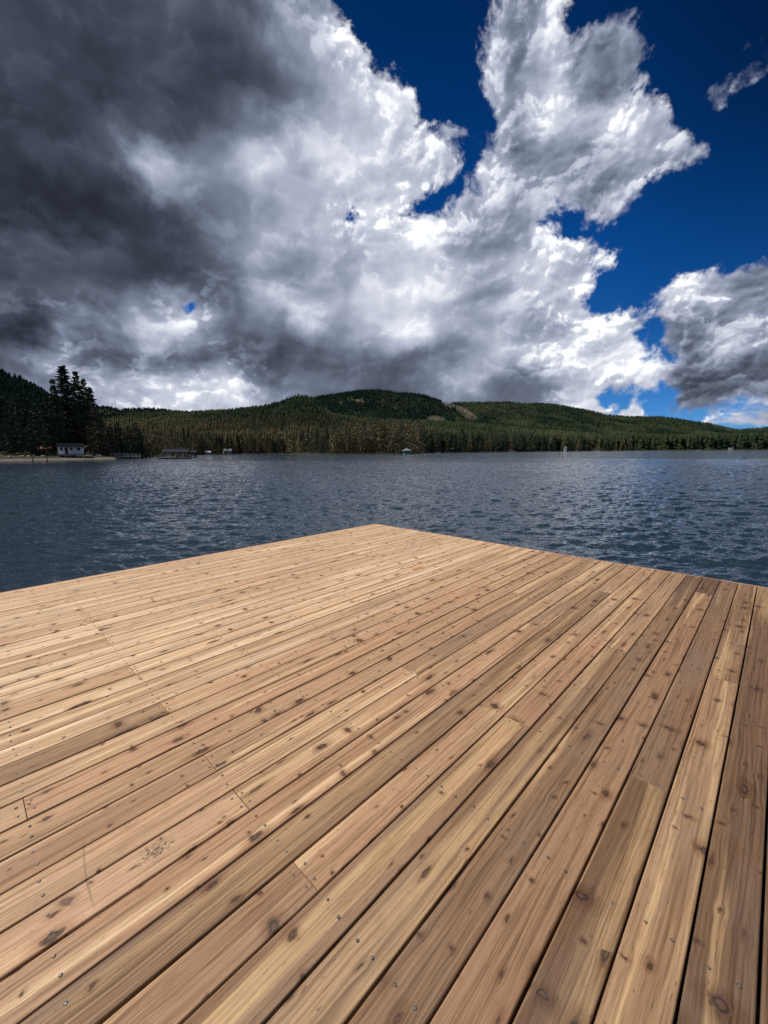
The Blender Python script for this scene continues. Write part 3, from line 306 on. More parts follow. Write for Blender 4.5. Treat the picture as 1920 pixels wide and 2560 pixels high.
# ------------------------------------------------------------------ objects: helpers
def link(o, parent=None):
    COL.objects.link(o)
    if parent is not None: o.parent = parent
    return o
def tag(o, label=None, cat=None, group=None, kind=None):
    if label: o["label"] = label
    if cat: o["category"] = cat
    if group: o["group"] = group
    if kind: o["kind"] = kind
    return o
def empty(name, loc=(0, 0, 0), rz=0.0):
    o = bpy.data.objects.new(name, None); o.location = loc; o.rotation_euler = (0, 0, rz); o.empty_display_size = 0.3
    return link(o)
class MB:
    """collects verts and faces, becomes ONE mesh object"""
    def __init__(self): self.v, self.f, self.mi = [], [], []
    def face(self, pts, m=0):
        n = len(self.v); self.v += [tuple(p) for p in pts]; self.f.append(tuple(range(n, n + len(pts)))); self.mi.append(m)
    def box(self, a, b, m=0):
        (x0, y0, z0), (x1, y1, z1) = a, b
        n = len(self.v)
        self.v += [(x0, y0, z0), (x1, y0, z0), (x1, y1, z0), (x0, y1, z0), (x0, y0, z1), (x1, y0, z1), (x1, y1, z1), (x0, y1, z1)]
        for q in ((0, 3, 2, 1), (4, 5, 6, 7), (0, 1, 5, 4), (1, 2, 6, 5), (2, 3, 7, 6), (3, 0, 4, 7)):
            self.f.append(tuple(n + i for i in q)); self.mi.append(m)
    def tube(self, pts, radii, seg=8, m=0, cap=True):
        pts = [Vector(p) for p in pts]; n0 = len(self.v)
        for i, p in enumerate(pts):
            d = (pts[min(i + 1, len(pts) - 1)] - pts[max(i - 1, 0)]).normalized()
            a = d.orthogonal().normalized() if abs(d.z) < 0.9 else Vector((1, 0, 0)); a = (a - d * a.dot(d)).normalized(); b = d.cross(a)
            r = radii[i] if isinstance(radii, (list, tuple)) else radii
            for k in range(seg):
                t = 2 * pi * k / seg; self.v.append(tuple(p + (a * cos(t) + b * sin(t)) * r))
        for i in range(len(pts) - 1):
            for k in range(seg):
                k2 = (k + 1) % seg
                self.f.append((n0 + i * seg + k, n0 + i * seg + k2, n0 + (i + 1) * seg + k2, n0 + (i + 1) * seg + k)); self.mi.append(m)
        if cap:
            self.f.append(tuple(n0 + k for k in reversed(range(seg)))); self.mi.append(m)
            self.f.append(tuple(n0 + (len(pts) - 1) * seg + k for k in range(seg))); self.mi.append(m)
    def bar(self, a, b, w, m=0):
        self.tube([a, b], w, 4, m)
    def prism(self, poly, y0, y1, m=0):
        """poly in the xz plane, pushed from y0 to y1"""
        n = len(self.v); k = len(poly)
        self.v += [(x, y0, z) for x, z in poly] + [(x, y1, z) for x, z in poly]
        self.f.append(tuple(n + i for i in range(k))); self.f.append(tuple(n + k + i for i in reversed(range(k)))); self.mi += [m, m]
        for i in range(k):
            j = (i + 1) % k; self.f.append((n + j, n + i, n + k + i, n + k + j)); self.mi.append(m)
    def mesh(self, name, mats, smooth=False):
        me = bpy.data.meshes.new(name); me.from_pydata(self.v, [], self.f)
        for m in (mats if isinstance(mats, (list, tuple)) else [mats]): me.materials.append(m)
        if any(self.mi): me.polygons.foreach_set('material_index', self.mi)
        if smooth: me.polygons.foreach_set('use_smooth', [True] * len(self.f))
        me.update(); return me
    def build(self, name, mats, parent=None, smooth=False, loc=None):
        o = bpy.data.objects.new(name, self.mesh(name, mats, smooth))
        if loc: o.location = loc
        return link(o, parent)

def material(name, fn):
    m = bpy.data.materials.new(name); m.use_nodes = True
    N = Nodes(m.node_tree); bs = m.node_tree.nodes.new('ShaderNodeBsdfPrincipled')
    o = m.node_tree.nodes.new('ShaderNodeOutputMaterial'); m.node_tree.links.new(bs.outputs[0], o.inputs[0])
    fn(N, bs); return m
def paint(name, c, rough=0.7, var=0.25, scale=3.0, spec=0.3):
    def fn(N, b):
        co = N.add('ShaderNodeTexCoord', out=3)
        f = N.noise(co, scale, 5.0, 0.6)
        d = tuple(x * (1 - var) for x in c)
        l = tuple(min(1, x * (1 + var)) for x in c)
        N.put(b.inputs['Base Color'], N.mix(f, d, l)); b.inputs['Roughness'].default_value = rough
        b.inputs['Specular IOR Level'].default_value = spec
    return material(name, fn)

# photograph geometry: a ray of the photograph -> azimuth / a point at a given depth (all in metres)
def ray(px, py):
    cx, cy = px - 960.0, 1280.0 - py
    c, s = cos(ROLL), sin(ROLL); cx, cy = c * cx - s * cy, s * cx + c * cy
    return Vector((cx, FPX * cos(PITCH) + cy * sin(PITCH), -FPX * sin(PITCH) + cy * cos(PITCH)))
def at(px, py, depth):
    d = ray(px, py); d *= depth / d.y
    return Vector((d.x, d.y, EYE + d.z))
def lerp(pts, x):
    if x <= pts[0][0]: return pts[0][1]
    for (a, u), (b, w) in zip(pts, pts[1:]):
        if x <= b: return u + (w - u) * (x - a) / (b - a)
    return pts[-1][1]

# ------------------------------------------------------------------ terrain: lake bed, shore, hills
SHORE = [(-900, 70), (-400, 92), (0, 111), (286, 138), (312, 172), (390, 215), (440, 300), (500, 428), (620, 480), (720, 500), (775, 335), (845, 306),
         (1000, 296), (1040, 345), (1080, 445), (1200, 500), (1350, 600), (1500, 655), (1700, 640), (1920, 600), (2600, 480)]
def az_of(px): d = ray(px, 1130); return atan2(d.x, d.y)
SHORE_AZ = [(az_of(p), d / cos(az_of(p))) for p, d in SHORE]
def shore_r(az):
    if abs(az) > 1.3:
        k = min(1.0, (abs(az) - 1.3) / 0.4); e = lerp(SHORE_AZ, max(-1.3, min(1.3, az)))
        return e + (380.0 - e) * k
    return lerp(SHORE_AZ, az)
RIDGES = {   # name: (crest as pixels of the photograph, depth, front width)
 'left':  ([(-900, 800), (-300, 850), (0, 934), (29, 947), (52, 954), (72, 966), (95, 978), (120, 991), (160, 1010), (220, 1045), (300, 1085), (420, 1120)], 900, 620),
 'far':   ([(0, 1010), (160, 1015), (252, 1017), (278, 1020), (301, 1027), (321, 1023), (376, 1023), (405, 1025), (434, 1029), (461, 1033), (490, 1032), (522, 1028), (562, 1027), (606, 1022), (649, 1018), (701, 1016), (760, 1040), (860, 1100)], 2100, 900),
 'front': ([(150, 1060), (240, 1046), (360, 1043), (440, 1041), (600, 1038), (649, 1029), (707, 1013), (740, 1001), (765, 998), (785, 1010), (800, 1024), (830, 1046), (900, 1056), (966, 1060), (1100, 1064), (1200, 1072), (1350, 1085), (1500, 1099), (1700, 1112), (1920, 1119), (2300, 1120)], 980, 520),
 'round': ([(600, 1060), (660, 1030), (700, 1015), (736, 1002), (777, 997), (823, 990), (870, 983), (908, 978), (946, 977), (975, 981), (995, 985), (1032, 986), (1061, 991), (1082, 999), (1108, 1006), (1131, 1014), (1180, 1038), (1240, 1070), (1300, 1100)], 1900, 850),
 'right': ([(950, 1060), (1050, 1022), (1103, 1008), (1138, 1008), (1239, 1007), (1282, 1007), (1314, 1011), (1340, 1010), (1387, 1013), (1427, 1020), (1470, 1027), (1514, 1038), (1560, 1043), (1602, 1044), (1642, 1043), (1686, 1048), (1729, 1055), (1773, 1060), (1810, 1070), (1845, 1076), (1874, 1074), (1920, 1071), (2400, 1060), (3200, 1040)], 2500, 1500),
}
RT = {}
for k, (pts, D, W) in RIDGES.items():
    L = []
    for px, py in pts:
        p = at(px, py, D); a = atan2(p.x, p.y); L.append((a, p.z))
    RT[k] = (L, D, W)
def height(az, r):
    R = shore_r(az); s = r - R
    if s < 0: return max(-4.0, s * 0.07)
    z = 0.85 * (1 - exp(-s / 7.0)) + min(s, 120.0) * 0.028
    if s > 14: z += 1.2 * mnoise.noise(Vector((r * cos(az) * 0.02, r * sin(az) * 0.02, 1.3))) * min(1, (s - 14) / 40)
    for k, (L, D, W) in RT.items():
        if not (L[0][0] - 0.02 <= az <= L[-1][0] + 0.02):
            if abs(az) < 1.0: continue
        H = lerp(L, az); 
        if H < 3: continue
        Rk = D / max(0.5, cos(az)); w = min(W, Rk - R - 25)
        t = (r - (Rk - w)) / w
        if t <= 0: continue
        if t < 1: h = H * (t ** 1.25)
        else: h = H * max(0.0, 1 - ((t - 1) * 0.9) ** 1.5)
        x, y = r * sin(az), r * cos(az)
        n = mnoise.fractal(Vector((x * 0.0045, y * 0.0045, 7.7 if k == 'round' else 3.1)), 1.0, 2.0, 4)
        h *= 1 + 0.16 * n * (1 - abs(2 * min(t, 1.0) - 1) ** 3) * (0.5 if k == 'front' else 1)
        z = max(z, h)
    return z
CLEARED = [  # logged patches on the hillsides (pixels of the photograph)
 [(1098, 1000), (1122, 1008), (1150, 1016), (1178, 1030), (1196, 1046), (1188, 1056), (1166, 1050), (1148, 1036), (1138, 1024), (1112, 1016)],
 [(1066, 1046), (1086, 1037), (1108, 1043), (1118, 1056), (1092, 1060), (1070, 1056)],
 [(880, 1004), (896, 998), (920, 1006), (905, 1009)]]
def in_poly(x, y, poly):
    r = False; j = len(poly) - 1
    for i in range(len(poly)):
        (xi, yi), (xj, yj) = poly[i], poly[j]
        if (yi > y) != (yj > y) and x < (xj - xi) * (y - yi) / (yj - yi) + xi: r = not r
        j = i
    return r
def to_px(p):
    x, y, z = p[0], p[1], p[2] - EYE
    d = y * cos(PITCH) - z * sin(PITCH); u = y * sin(PITCH) + z * cos(PITCH)
    cx, cy = FPX * x / d, FPX * u / d; c, s = cos(-ROLL), sin(-ROLL)
    return 960 + c * cx - s * cy, 1280 - (s * cx + c * cy)
azs = []
a = -pi
while a < pi - 1e-6:
    azs.append(a); a += radians(0.25) if -0.86 < a < 0.86 else radians(3.0)
rs = [0.0]
r = 40.0
while r < 9000: rs.append(r); r *= 1.028 if r < 700 else (1.022 if r < 3200 else 1.12)
ZT = [[height(a, r) for r in rs] for a in azs]
def shape_terrain():
    v = [(0, 0, -4.0)]; f = []; n = len(azs); m = len(rs) - 1; clr = [0.0]; snd = [0.0]
    for i, a in enumerate(azs):
        for j in range(1, m + 1):
            p = (rs[j] * sin(a), rs[j] * cos(a), ZT[i][j]); v.append(p)
            px, py = to_px(p) if p[1] > 5 else (0, 0)
            clr.append(1.0 if rs[j] > 900 and any(in_poly(px, py, q) for q in CLEARED) else 0.0)
            s = rs[j] - shore_r(a)
            snd.append(max(0.0, 1 - max(0, s) / 9.0) if a < az_of(300) else 0.35 * max(0.0, 1 - max(0, s) / 6.0))
    idx = lambda i, j: 1 + (i % n) * m + (j - 1)
    for i in range(n):
        f.append((0, idx(i, 1), idx(i + 1, 1)))
        for j in range(1, m): f.append((idx(i, j), idx(i, j + 1), idx(i + 1, j + 1), idx(i + 1, j)))
    me = bpy.data.meshes.new('terrain'); me.from_pydata(v, [], f)
    me.polygons.foreach_set('use_smooth', [True] * len(f))
    for nm, arr in (('cleared', clr), ('sand', snd)):
        at_ = me.attributes.new(nm, 'FLOAT', 'POINT'); at_.data.foreach_set('value', arr)
    def fn(N, b):
        co = N.add('ShaderNodeNewGeometry')
        n1 = N.noise(co, 0.03, 6.0, 0.65); n2 = N.noise(co, 0.6, 4.0, 0.6)
        g = N.mix(n1, (0.010, 0.018, 0.010), (0.030, 0.036, 0.018))
        g = N.mix(N.m('MULTIPLY', n2, 0.5), g, (0.03, 0.028, 0.018))
        c = N.add('ShaderNodeAttribute', attribute_name='cleared', out=2)
        cc = N.mix(N.noise(co, 0.05, 6.0, 0.7), (0.04, 0.032, 0.024), (0.11, 0.085, 0.062))
        g = N.mix(N.m('MULTIPLY', c, N.rng(N.noise(co, 0.02, 4.0, 0.6), 0.30, 0.45)), g, cc)
        sd = N.add('ShaderNodeAttribute', attribute_name='sand', out=2)
        sc = N.mix(n2, (0.06, 0.050, 0.041), (0.13, 0.112, 0.095))
        g = N.mix(N.rng(N.m('ADD', sd, N.m('MULTIPLY', N.m('SUBTRACT', n2, 0.5), 0.5)), 0.35, 0.6), g, sc)
        N.put(b.inputs['Base Color'], g); b.inputs['Roughness'].default_value = 0.95; b.inputs['Specular IOR Level'].default_value = 0.1
    me.materials.append(material('ground', fn)); me.update()
    o = link(bpy.data.objects.new('terrain', me)); tag(o, kind='structure')
    return o
shape_terrain()
def ground_at(x, y): return height(atan2(x, y), sqrt(x * x + y * y))

# ------------------------------------------------------------------ lake
def make_lake():
    """one sheet of water, finely meshed towards the shore in view, with real wind waves of 0.11 to 1.7 m"""
    import numpy as np
    rng = np.random.default_rng(3)
    fine = np.arange(-0.86, 0.8601, 0.0014); rest = np.arange(0.86 + 0.06, 2 * pi - 0.86 - 0.02, 0.06)
    az = np.concatenate([fine, rest]); na = len(az)
    rr = [1.5]
    while rr[-1] < 700: rr.append(rr[-1] + (0.03 + rr[-1] * 0.0027 if rr[-1] < 100 else rr[-1] * 0.0055))
    while rr[-1] < 9000: rr.append(rr[-1] * 1.12)
    rr = np.array(rr); nr = len(rr)
    A, R = np.meshgrid(az, rr); X, Y = R * np.sin(A), R * np.cos(A)
    cell = np.maximum(np.gradient(rr)[:, None] * np.ones((1, na)), R * 0.0014)
    cell[:, len(fine):] = 1e3
    Z = np.zeros_like(X)
    gust = 0.82 + 0.22 * np.sin(X * 0.021 + 1.3 + 0.8 * np.sin(Y * 0.017)) * np.sin(Y * 0.034 + 0.4 + 0.7 * np.sin(X * 0.013)) + 0.18 * np.sin(X * 0.09 + Y * 0.12)
    gx = X + 0.5 * np.sin(Y * 0.31 + 0.4) + 0.3 * np.sin(X * 0.77 + 1.0); gy = Y + 0.6 * np.sin(X * 0.27) + 0.25 * np.sin(X * 0.61 + Y * 0.43)
    n = 64
    for i in range(n):
        lam = 0.11 * (1.7 / 0.11) ** ((i + rng.uniform(0, 1)) / n)
        th = rng.normal(0.10, 0.55 if lam < 2 else 0.35); k = 2 * pi / lam
        slope = 0.042 if lam < 0.55 else 0.042 * (0.55 / lam) ** 0.8
        lod = np.clip(lam / (cell * 2.0) - 0.6, 0, 1)
        ph = (gx * sin(th) + gy * cos(th)) * k + rng.uniform(0, 6.28)
        w = np.sin(ph); w = w + 0.22 * np.cos(2 * ph)
        Z += lod * gust * (slope / k) * w
    Z *= 1 / (1 + (R / 1500.0) ** 2)
    v = np.stack([X, Y, Z], -1).reshape(-1, 3)
    I, J = np.meshgrid(np.arange(nr - 1), np.arange(na), indexing='ij'); J2 = (J + 1) % na
    f = np.stack([I * na + J, I * na + J2, (I + 1) * na + J2, (I + 1) * na + J], -1).reshape(-1, 4)[:, ::-1]
    me = bpy.data.meshes.new('lake_water'); me.vertices.add(len(v) + 1)
    v = np.concatenate([v, [[0, 0, 0]]]); me.vertices.foreach_set('co', v.astype('f').ravel())
    cap = np.stack([np.arange(na), np.full(na, len(v) - 1), (np.arange(na) + 1) % na], -1)
    li = np.concatenate([f.ravel(), cap.ravel()]).astype('i'); me.loops.add(len(li)); me.loops.foreach_set('vertex_index', li)
    ls = np.concatenate([np.arange(len(f)) * 4, len(f) * 4 + np.arange(na) * 3]).astype('i'); me.polygons.add(len(ls)); me.polygons.foreach_set('loop_start', ls)
    me.polygons.foreach_set('use_smooth', np.ones(len(ls), dtype=bool)); me.update(); me.validate()
    def fn(N, b):
        geo = N.t.nodes.new('ShaderNodeNewGeometry'); pos = geo.outputs[0]
        gust = N.noise(N.v('MULTIPLY', pos, (0.008, 0.030, 1.0)), 1.0, 4.0, 0.55)
        amp = N.rng(gust, 0.30, 0.70, 0.6, 1.3)
        def h(p):
            w = N.noise(p, 4.2, 2.0, 0.55, dist=0.3)
            c = N.noise(p, 11.0, 2.0, 0.6)
            return N.m('ADD', N.m('MULTIPLY', w, 0.09), N.m('MULTIPLY', c, 0.032))
        e = 0.014; mp = N.v('MULTIPLY', pos, (0.75, 1.0, 0.0))
        h0 = h(mp); hx = h(N.v('ADD', mp, (e, 0, 0))); hy = h(N.v('ADD', mp, (0, e, 0)))
        sx = N.m('MULTIPLY', N.m('MULTIPLY', N.m('SUBTRACT', h0, hx), 0.9 / e), amp)
        sy = N.m('MULTIPLY', N.m('MULTIPLY', N.m('SUBTRACT', h0, hy), 1.1 / e), amp)
        lim = N.m('SQRT', N.m('ADD', 1.0, N.m('MULTIPLY', N.m('ADD', N.m('MULTIPLY', sx, sx), N.m('MULTIPLY', sy, sy)), 1 / 0.16 ** 2)))
        nrm = N.v('NORMALIZE', N.v('ADD', geo.outputs[1], N.xyz(N.m('DIVIDE', sx, lim), N.m('DIVIDE', sy, lim), 0.0)))
        N.put(b.inputs['Normal'], nrm)
        b.inputs['Base Color'].default_value = (0.014, 0.026, 0.038, 1); b.inputs['Roughness'].default_value = 0.05; b.inputs['IOR'].default_value = 1.55
    me.materials.append(material('water', fn))
    tag(link(bpy.data.objects.new('lake_water', me)), kind='structure')
make_lake()

# ------------------------------------------------------------------ dock
def make_dock():
    u_off = 0.3876 * BOARD
    root = empty('wooden_dock', (0, 0, 0), pi / 2 - YAW)      # local x along the boards, local y across them (to the left)
    tag(root, 'new cedar plank dock reaching out over the lake', 'dock')
    J0, JS = 0.652, 0.6045
    END = 37.93 * BOARD; LEFT = 38.07 * BOARD
    START = -4.2
    joints = {9: 0, 6: 0, 11: 0, 15: 0, 19: 0, 23: 0, 29: 0, 33: 0, 5: 2, 1: 2, 10: 2, 14: 2, 0: 4, 4: 4, 8: 4, 3: 6, -1: 6}
    rnd = random.Random(4)
    V, Fc, MI, WA, TN = [], [], [], [], []
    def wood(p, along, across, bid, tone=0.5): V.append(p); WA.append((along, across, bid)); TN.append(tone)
    T = 0.038
    def board(x0, x1, y0, y1, bid, tone):
        off = rnd.uniform(0, 40); dz = rnd.uniform(-0.0012, 0.0012); n0 = len(V)
        c = 0.0045
        prof = [(y0, -T), (y0, -c), (y0 + c * 0.35, -c * 0.35), (y0 + c, 0), (y1 - c, 0), (y1 - c * 0.35, -c * 0.35), (y1, -c), (y1, -T)]
        st = [x0, x0 + 0.0015]; k = max(1, int((x1 - x0) / 0.45))
        st += [x0 + (x1 - x0) * i / k for i in range(1, k)] + [x1 - 0.0015, x1]
        w0 = rnd.uniform(0, 6.28)
        for i, x in enumerate(st):
            drop = 0.0015 if i in (0, len(st) - 1) else 0
            wob = 0.0011 * sin(x * 1.3 + w0)
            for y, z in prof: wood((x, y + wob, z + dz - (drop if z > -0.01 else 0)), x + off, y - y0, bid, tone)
        m = len(prof)
        for i in range(len(st) - 1):
            for j in range(m):
                j2 = (j + 1) % m; a = n0 + i * m
                Fc.append((a + j, a + m + j, a + m + j2, a + j2)); MI.append(0)
        Fc.append(tuple(n0 + j for j in range(m))); Fc.append(tuple(n0 + (len(st) - 1) * m + j for j in reversed(range(m)))); MI.extend([0, 0])
    def disc(x, y, r, z, m, tilt=0.0, seg=8):
        n0 = len(V)
        for k in range(seg):
            t = 2 * pi * k / seg + 0.3
            wood((x + r * cos(t), y + r * sin(t), z + tilt * r * cos(t)), 0, 0, 0)
        Fc.append(tuple(n0 + k for k in range(seg))); MI.append(m)
    # board colours, near rows partly darkened to paint in vignette shade: 0 dark heartwood .. 1 pale straw (row, piece along the row)
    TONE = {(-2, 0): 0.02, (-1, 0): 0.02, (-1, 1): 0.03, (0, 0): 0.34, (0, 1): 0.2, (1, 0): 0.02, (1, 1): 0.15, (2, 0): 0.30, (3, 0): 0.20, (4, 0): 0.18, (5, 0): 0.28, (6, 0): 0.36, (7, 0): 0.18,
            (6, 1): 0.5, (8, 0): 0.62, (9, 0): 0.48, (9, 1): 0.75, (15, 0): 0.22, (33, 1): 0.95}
    bid = 1.0
    for k in range(-14, 38):
        y0 = u_off + k * BOARD + 0.0032 + rnd.uniform(-0.001, 0.001); y1 = u_off + (k + 1) * BOARD - 0.0032 + rnd.uniform(-0.001, 0.001)
        y1 = min(y1, LEFT - 0.001)
        if y1 - y0 < 0.02: continue
        cuts = []
        if k in joints: cuts = [J0 + JS * joints[k]]
        else: cuts = [J0 + JS * rnd.choice([5, 6, 7, -2, -3])]
        if rnd.random() < 0.6: cuts.append(cuts[0] + JS * rnd.choice([-5, -6, 5, 6]))
        cuts = sorted(c for c in cuts if START + 0.3 < c < END - 0.35)
        ends = [START] + cuts + [END]
        for i in range(len(ends) - 1):
            g = 0.0011 if rnd.random() < 0.5 else 0.0018
            board(ends[i] + (g if i else 0), ends[i + 1] - (g if i < len(ends) - 2 else 0), y0, y1, bid, TONE.get((k, i), max(0.0, min(1.0, 0.09 + 0.040 * max(-3, min(k, 22)) + rnd.uniform(-0.17, 0.17))))); bid += 1.0  # tone falls towards the near rows: vignette shade put into the board colour
        n = -8
        while True:
            xj = J0 + JS * n; n += 1
            if xj > END - 0.03: break
            if xj < START + 0.05: continue
            near = [c for c in cuts if abs(c - xj) < 0.05]
            for xs in ([xj - 0.021, xj + 0.019] if near else [xj]):
                for fr in (0.275, 0.72):
                    x = xs + rnd.uniform(-0.006, 0.006); y = y0 + (y1 - y0) * (fr + rnd.uniform(-0.03, 0.03))
                    disc(x + 0.0008, y, rnd.uniform(0.0044, 0.0056), 0.0014, 1)
                    disc(x, y, 0.0035, 0.0020, 2, rnd.uniform(-0.16, 0.16))
    me = bpy.data.meshes.new('decking'); me.from_pydata(V, [], Fc)
    at_ = me.attributes.new('wood', 'FLOAT_VECTOR', 'POINT'); at_.data.foreach_set('vector', [c for w in WA for c in w])
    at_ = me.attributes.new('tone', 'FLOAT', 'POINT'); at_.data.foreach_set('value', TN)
    me.polygons.foreach_set('material_index', MI)

    def woodfn(N, b):
        a = N.add('ShaderNodeAttribute', attribute_name='wood', out=1)
        s, c, bi = N.sep(a)
        wn = N.t.nodes.new('ShaderNodeTexWhiteNoise'); wn.noise_dimensions = '1D'; N.put(wn.inputs['W'], bi)
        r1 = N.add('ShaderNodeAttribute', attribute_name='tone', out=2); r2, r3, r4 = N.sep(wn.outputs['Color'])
        # knots: scattered cells, some with a knot of their own size
        kv = N.xyz(N.m('MULTIPLY', s, 6.2), N.m('ADD', N.m('MULTIPLY', c, 11.0), N.m('MULTIPLY', bi, 3.37)), 0.0)
        kv = N.v('ADD', kv, N.v('SCALE', N.v('SUBTRACT', N.noise(kv, 3.0, 3.0, 0.5, out=1), (0.5, 0.5, 0.5)), scale=0.22))
        vo = N.t.nodes.new('ShaderNodeTexVoronoi'); vo.voronoi_dimensions = '2D'; vo.feature = 'F1'
        N.put(vo.inputs['Vector'], kv); vo.inputs['Scale'].default_value = 1.0; vo.inputs['Randomness'].default_value = 0.95
        kd = vo.outputs['Distance']; kr, kg, kb = N.sep(vo.outputs['Color'])
        dx, dy, _ = N.sep(N.v('SUBTRACT', kv, vo.outputs['Position']))
        has = N.m('GREATER_THAN', kr, N.m('ADD', N.rng(r2, 0, 1, 0.0, 0.70), N.m('MULTIPLY', N.m('SUBTRACT', N.noise(N.xyz(N.m('MULTIPLY', s, 0.7), bi, 0.0), 1.0, 1.0, 0.5), 0.5), 0.9)))
        rad = N.m('MULTIPLY', N.rng(N.m('POWER', kg, 4.5), 0, 1, 0.045, 0.210), has)
        # elongated along or across the grain, by knot
        ell = N.m('SQRT', N.m('ADD', N.m('POWER', N.m('MULTIPLY', dx, N.rng(kb, 0, 1, 0.42, 1.5)), 2.0), N.m('POWER', N.m('MULTIPLY', dy, N.rng(kb, 0.0, 1.0, 1.15, 0.42)), 2.0)))
        core = N.rng(N.m('ADD', ell, N.m('MULTIPLY', N.m('SUBTRACT', N.noise(N.xyz(N.m('MULTIPLY', s, 40.0), N.m('MULTIPLY', c, 90.0), bi), 1.0, 3.0, 0.6), 0.5), N.m('MULTIPLY', rad, 1.1))), N.m('MULTIPLY', rad, 0.98), N.m('MULTIPLY', rad, 0.66), smooth=True)
        halo = N.m('MULTIPLY', N.rng(ell, N.m('MULTIPLY', rad, 2.5), N.m('MULTIPLY', rad, 0.7), smooth=True), has)
        # grain flows round the knots
        bend = N.m('MULTIPLY', has, N.m('EXPONENT', N.m('MULTIPLY', N.m('MULTIPLY', kd, kd), -28.0)))
        cb = N.m('SUBTRACT', c, N.m('MULTIPLY', N.m('MULTIPLY', dy, bend), 0.065))
        lv = N.xyz(s, N.m('MULTIPLY', cb, 1.0), N.m('MULTIPLY', bi, 1.71))
        warp = N.m('SUBTRACT', N.noise(N.v('MULTIPLY', lv, (1.1, 7.0, 1.0)), 1.0, 3.0, 0.5), 0.5)
        cw = N.m('ADD', cb, N.m('MULTIPLY', warp, N.rng(r3, 0, 1, 0.015, 0.07)))
        gv = N.xyz(N.m('MULTIPLY', s, 1.6), N.m('MULTIPLY', cw, 95.0), N.m('MULTIPLY', bi, 1.71))
        fine = N.noise(gv, 1.0, 5.0, 0.62)
        fib = N.noise(N.xyz(N.m('MULTIPLY', s, 9.0), N.m('MULTIPLY', cw, 520.0), bi), 1.0, 3.0, 0.6)
        # growth rings: bands whose pitch differs from board to board
        ring = N.m('SINE', N.m('MULTIPLY', N.m('ADD', cw, N.m('MULTIPLY', N.noise(N.v('MULTIPLY', lv, (0.7, 11.0, 1.0)), 1.0, 2.0, 0.5), 0.05)), N.rng(r4, 0, 1, 330.0, 900.0)))
        ring = N.m('MULTIPLY', N.rng(ring, -0.2, 1.0, smooth=True), N.rng(N.noise(N.v('MULTIPLY', lv, (0.5, 16.0, 1.0)), 1.0, 2.0, 0.5), 0.40, 0.66))
        broad = N.noise(N.xyz(N.m('MULTIPLY', s, 0.55), N.m('MULTIPLY', cw, 17.0), N.m('MULTIPLY', bi, 2.9)), 1.0, 3.0, 0.5)
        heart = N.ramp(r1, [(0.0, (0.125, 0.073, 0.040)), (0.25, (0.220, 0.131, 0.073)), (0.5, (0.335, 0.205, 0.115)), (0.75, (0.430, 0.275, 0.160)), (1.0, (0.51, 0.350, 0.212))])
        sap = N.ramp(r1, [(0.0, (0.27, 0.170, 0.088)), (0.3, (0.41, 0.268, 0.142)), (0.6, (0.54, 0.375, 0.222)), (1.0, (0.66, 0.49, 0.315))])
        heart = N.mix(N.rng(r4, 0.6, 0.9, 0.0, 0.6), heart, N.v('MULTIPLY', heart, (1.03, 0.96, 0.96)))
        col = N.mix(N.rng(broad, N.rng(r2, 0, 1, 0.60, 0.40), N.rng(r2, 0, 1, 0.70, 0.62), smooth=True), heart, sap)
        col = N.mix(N.rng(fine, 0.49, 0.70), col, N.v('MULTIPLY', col, (0.42, 0.36, 0.30)))
        col = N.mix(N.rng(fine, 0.47, 0.28), col, N.v('MULTIPLY', col, (1.22, 1.24, 1.24)))
        col = N.mix(N.m('MULTIPLY', ring, 0.68), col, N.v('MULTIPLY', col, (0.56, 0.47, 0.40)))
        col = N.mix(N.rng(fib, 0.48, 0.68, 0.0, 0.75), col, N.v('MULTIPLY', col, (0.55, 0.50, 0.46)))
        col = N.mix(N.m('MULTIPLY', halo, 0.62), col, N.v('MULTIPLY', col, (0.52, 0.40, 0.32)))
        krng = N.m('SINE', N.m('MULTIPLY', N.m('DIVIDE', ell, N.m('MAXIMUM', rad, 0.02)), 11.0))
        kcol = N.mix(N.rng(krng, -1, 1), (0.020, 0.011, 0.008), (0.085, 0.042, 0.024))
        col = N.mix(N.m('MULTIPLY', core, 0.92), col, kcol)
        # short dark checks and dashes along the grain, broad grey weathering
        chk = N.noise(N.xyz(N.m('MULTIPLY', s, 14.0), N.m('MULTIPLY', cw, 210.0), N.m('MULTIPLY', bi, 1.3)), 1.0, 2.0, 0.5)
        col = N.mix(N.rng(chk, 0.66, 0.74, 0.0, 0.7), col, N.v('MULTIPLY', col, (0.34, 0.28, 0.24)))
        wth = N.noise(N.xyz(N.m('MULTIPLY', s, 0.9), N.m('MULTIPLY', c, 3.0), N.m('MULTIPLY', bi, 0.4)), 1.0, 5.0, 0.62)
        col = N.mix(N.rng(wth, 0.50, 0.75, 0.0, 0.55), col, N.v('MULTIPLY', N.mix(0.45, col, (0.21, 0.19, 0.165)), (0.82, 0.80, 0.80)))
        # weather: dirt specks, a mould spot, a scuffed arc, an orange resin patch
        ob = N.add('ShaderNodeTexCoord', out=3)
        speck = N.m('MULTIPLY', N.rng(N.noise(N.v('MULTIPLY', ob, (22.0, 70.0, 1.0)), 1.0, 3.0, 0.6), 0.655, 0.70), 0.75)
        col = N.mix(speck, col, (0.10, 0.06, 0.04))
        def spot(x, y, rx, ry):
            q = N.v('MULTIPLY', N.v('SUBTRACT', ob, (x, y, 0.0)), (1 / rx, 1 / ry, 0.0))
            return N.v('LENGTH', q, out=1)
        m1 = N.m('MULTIPLY', N.rng(spot(*SPOT, 0.085, 0.055), 1.1, 0.1), 1.0)
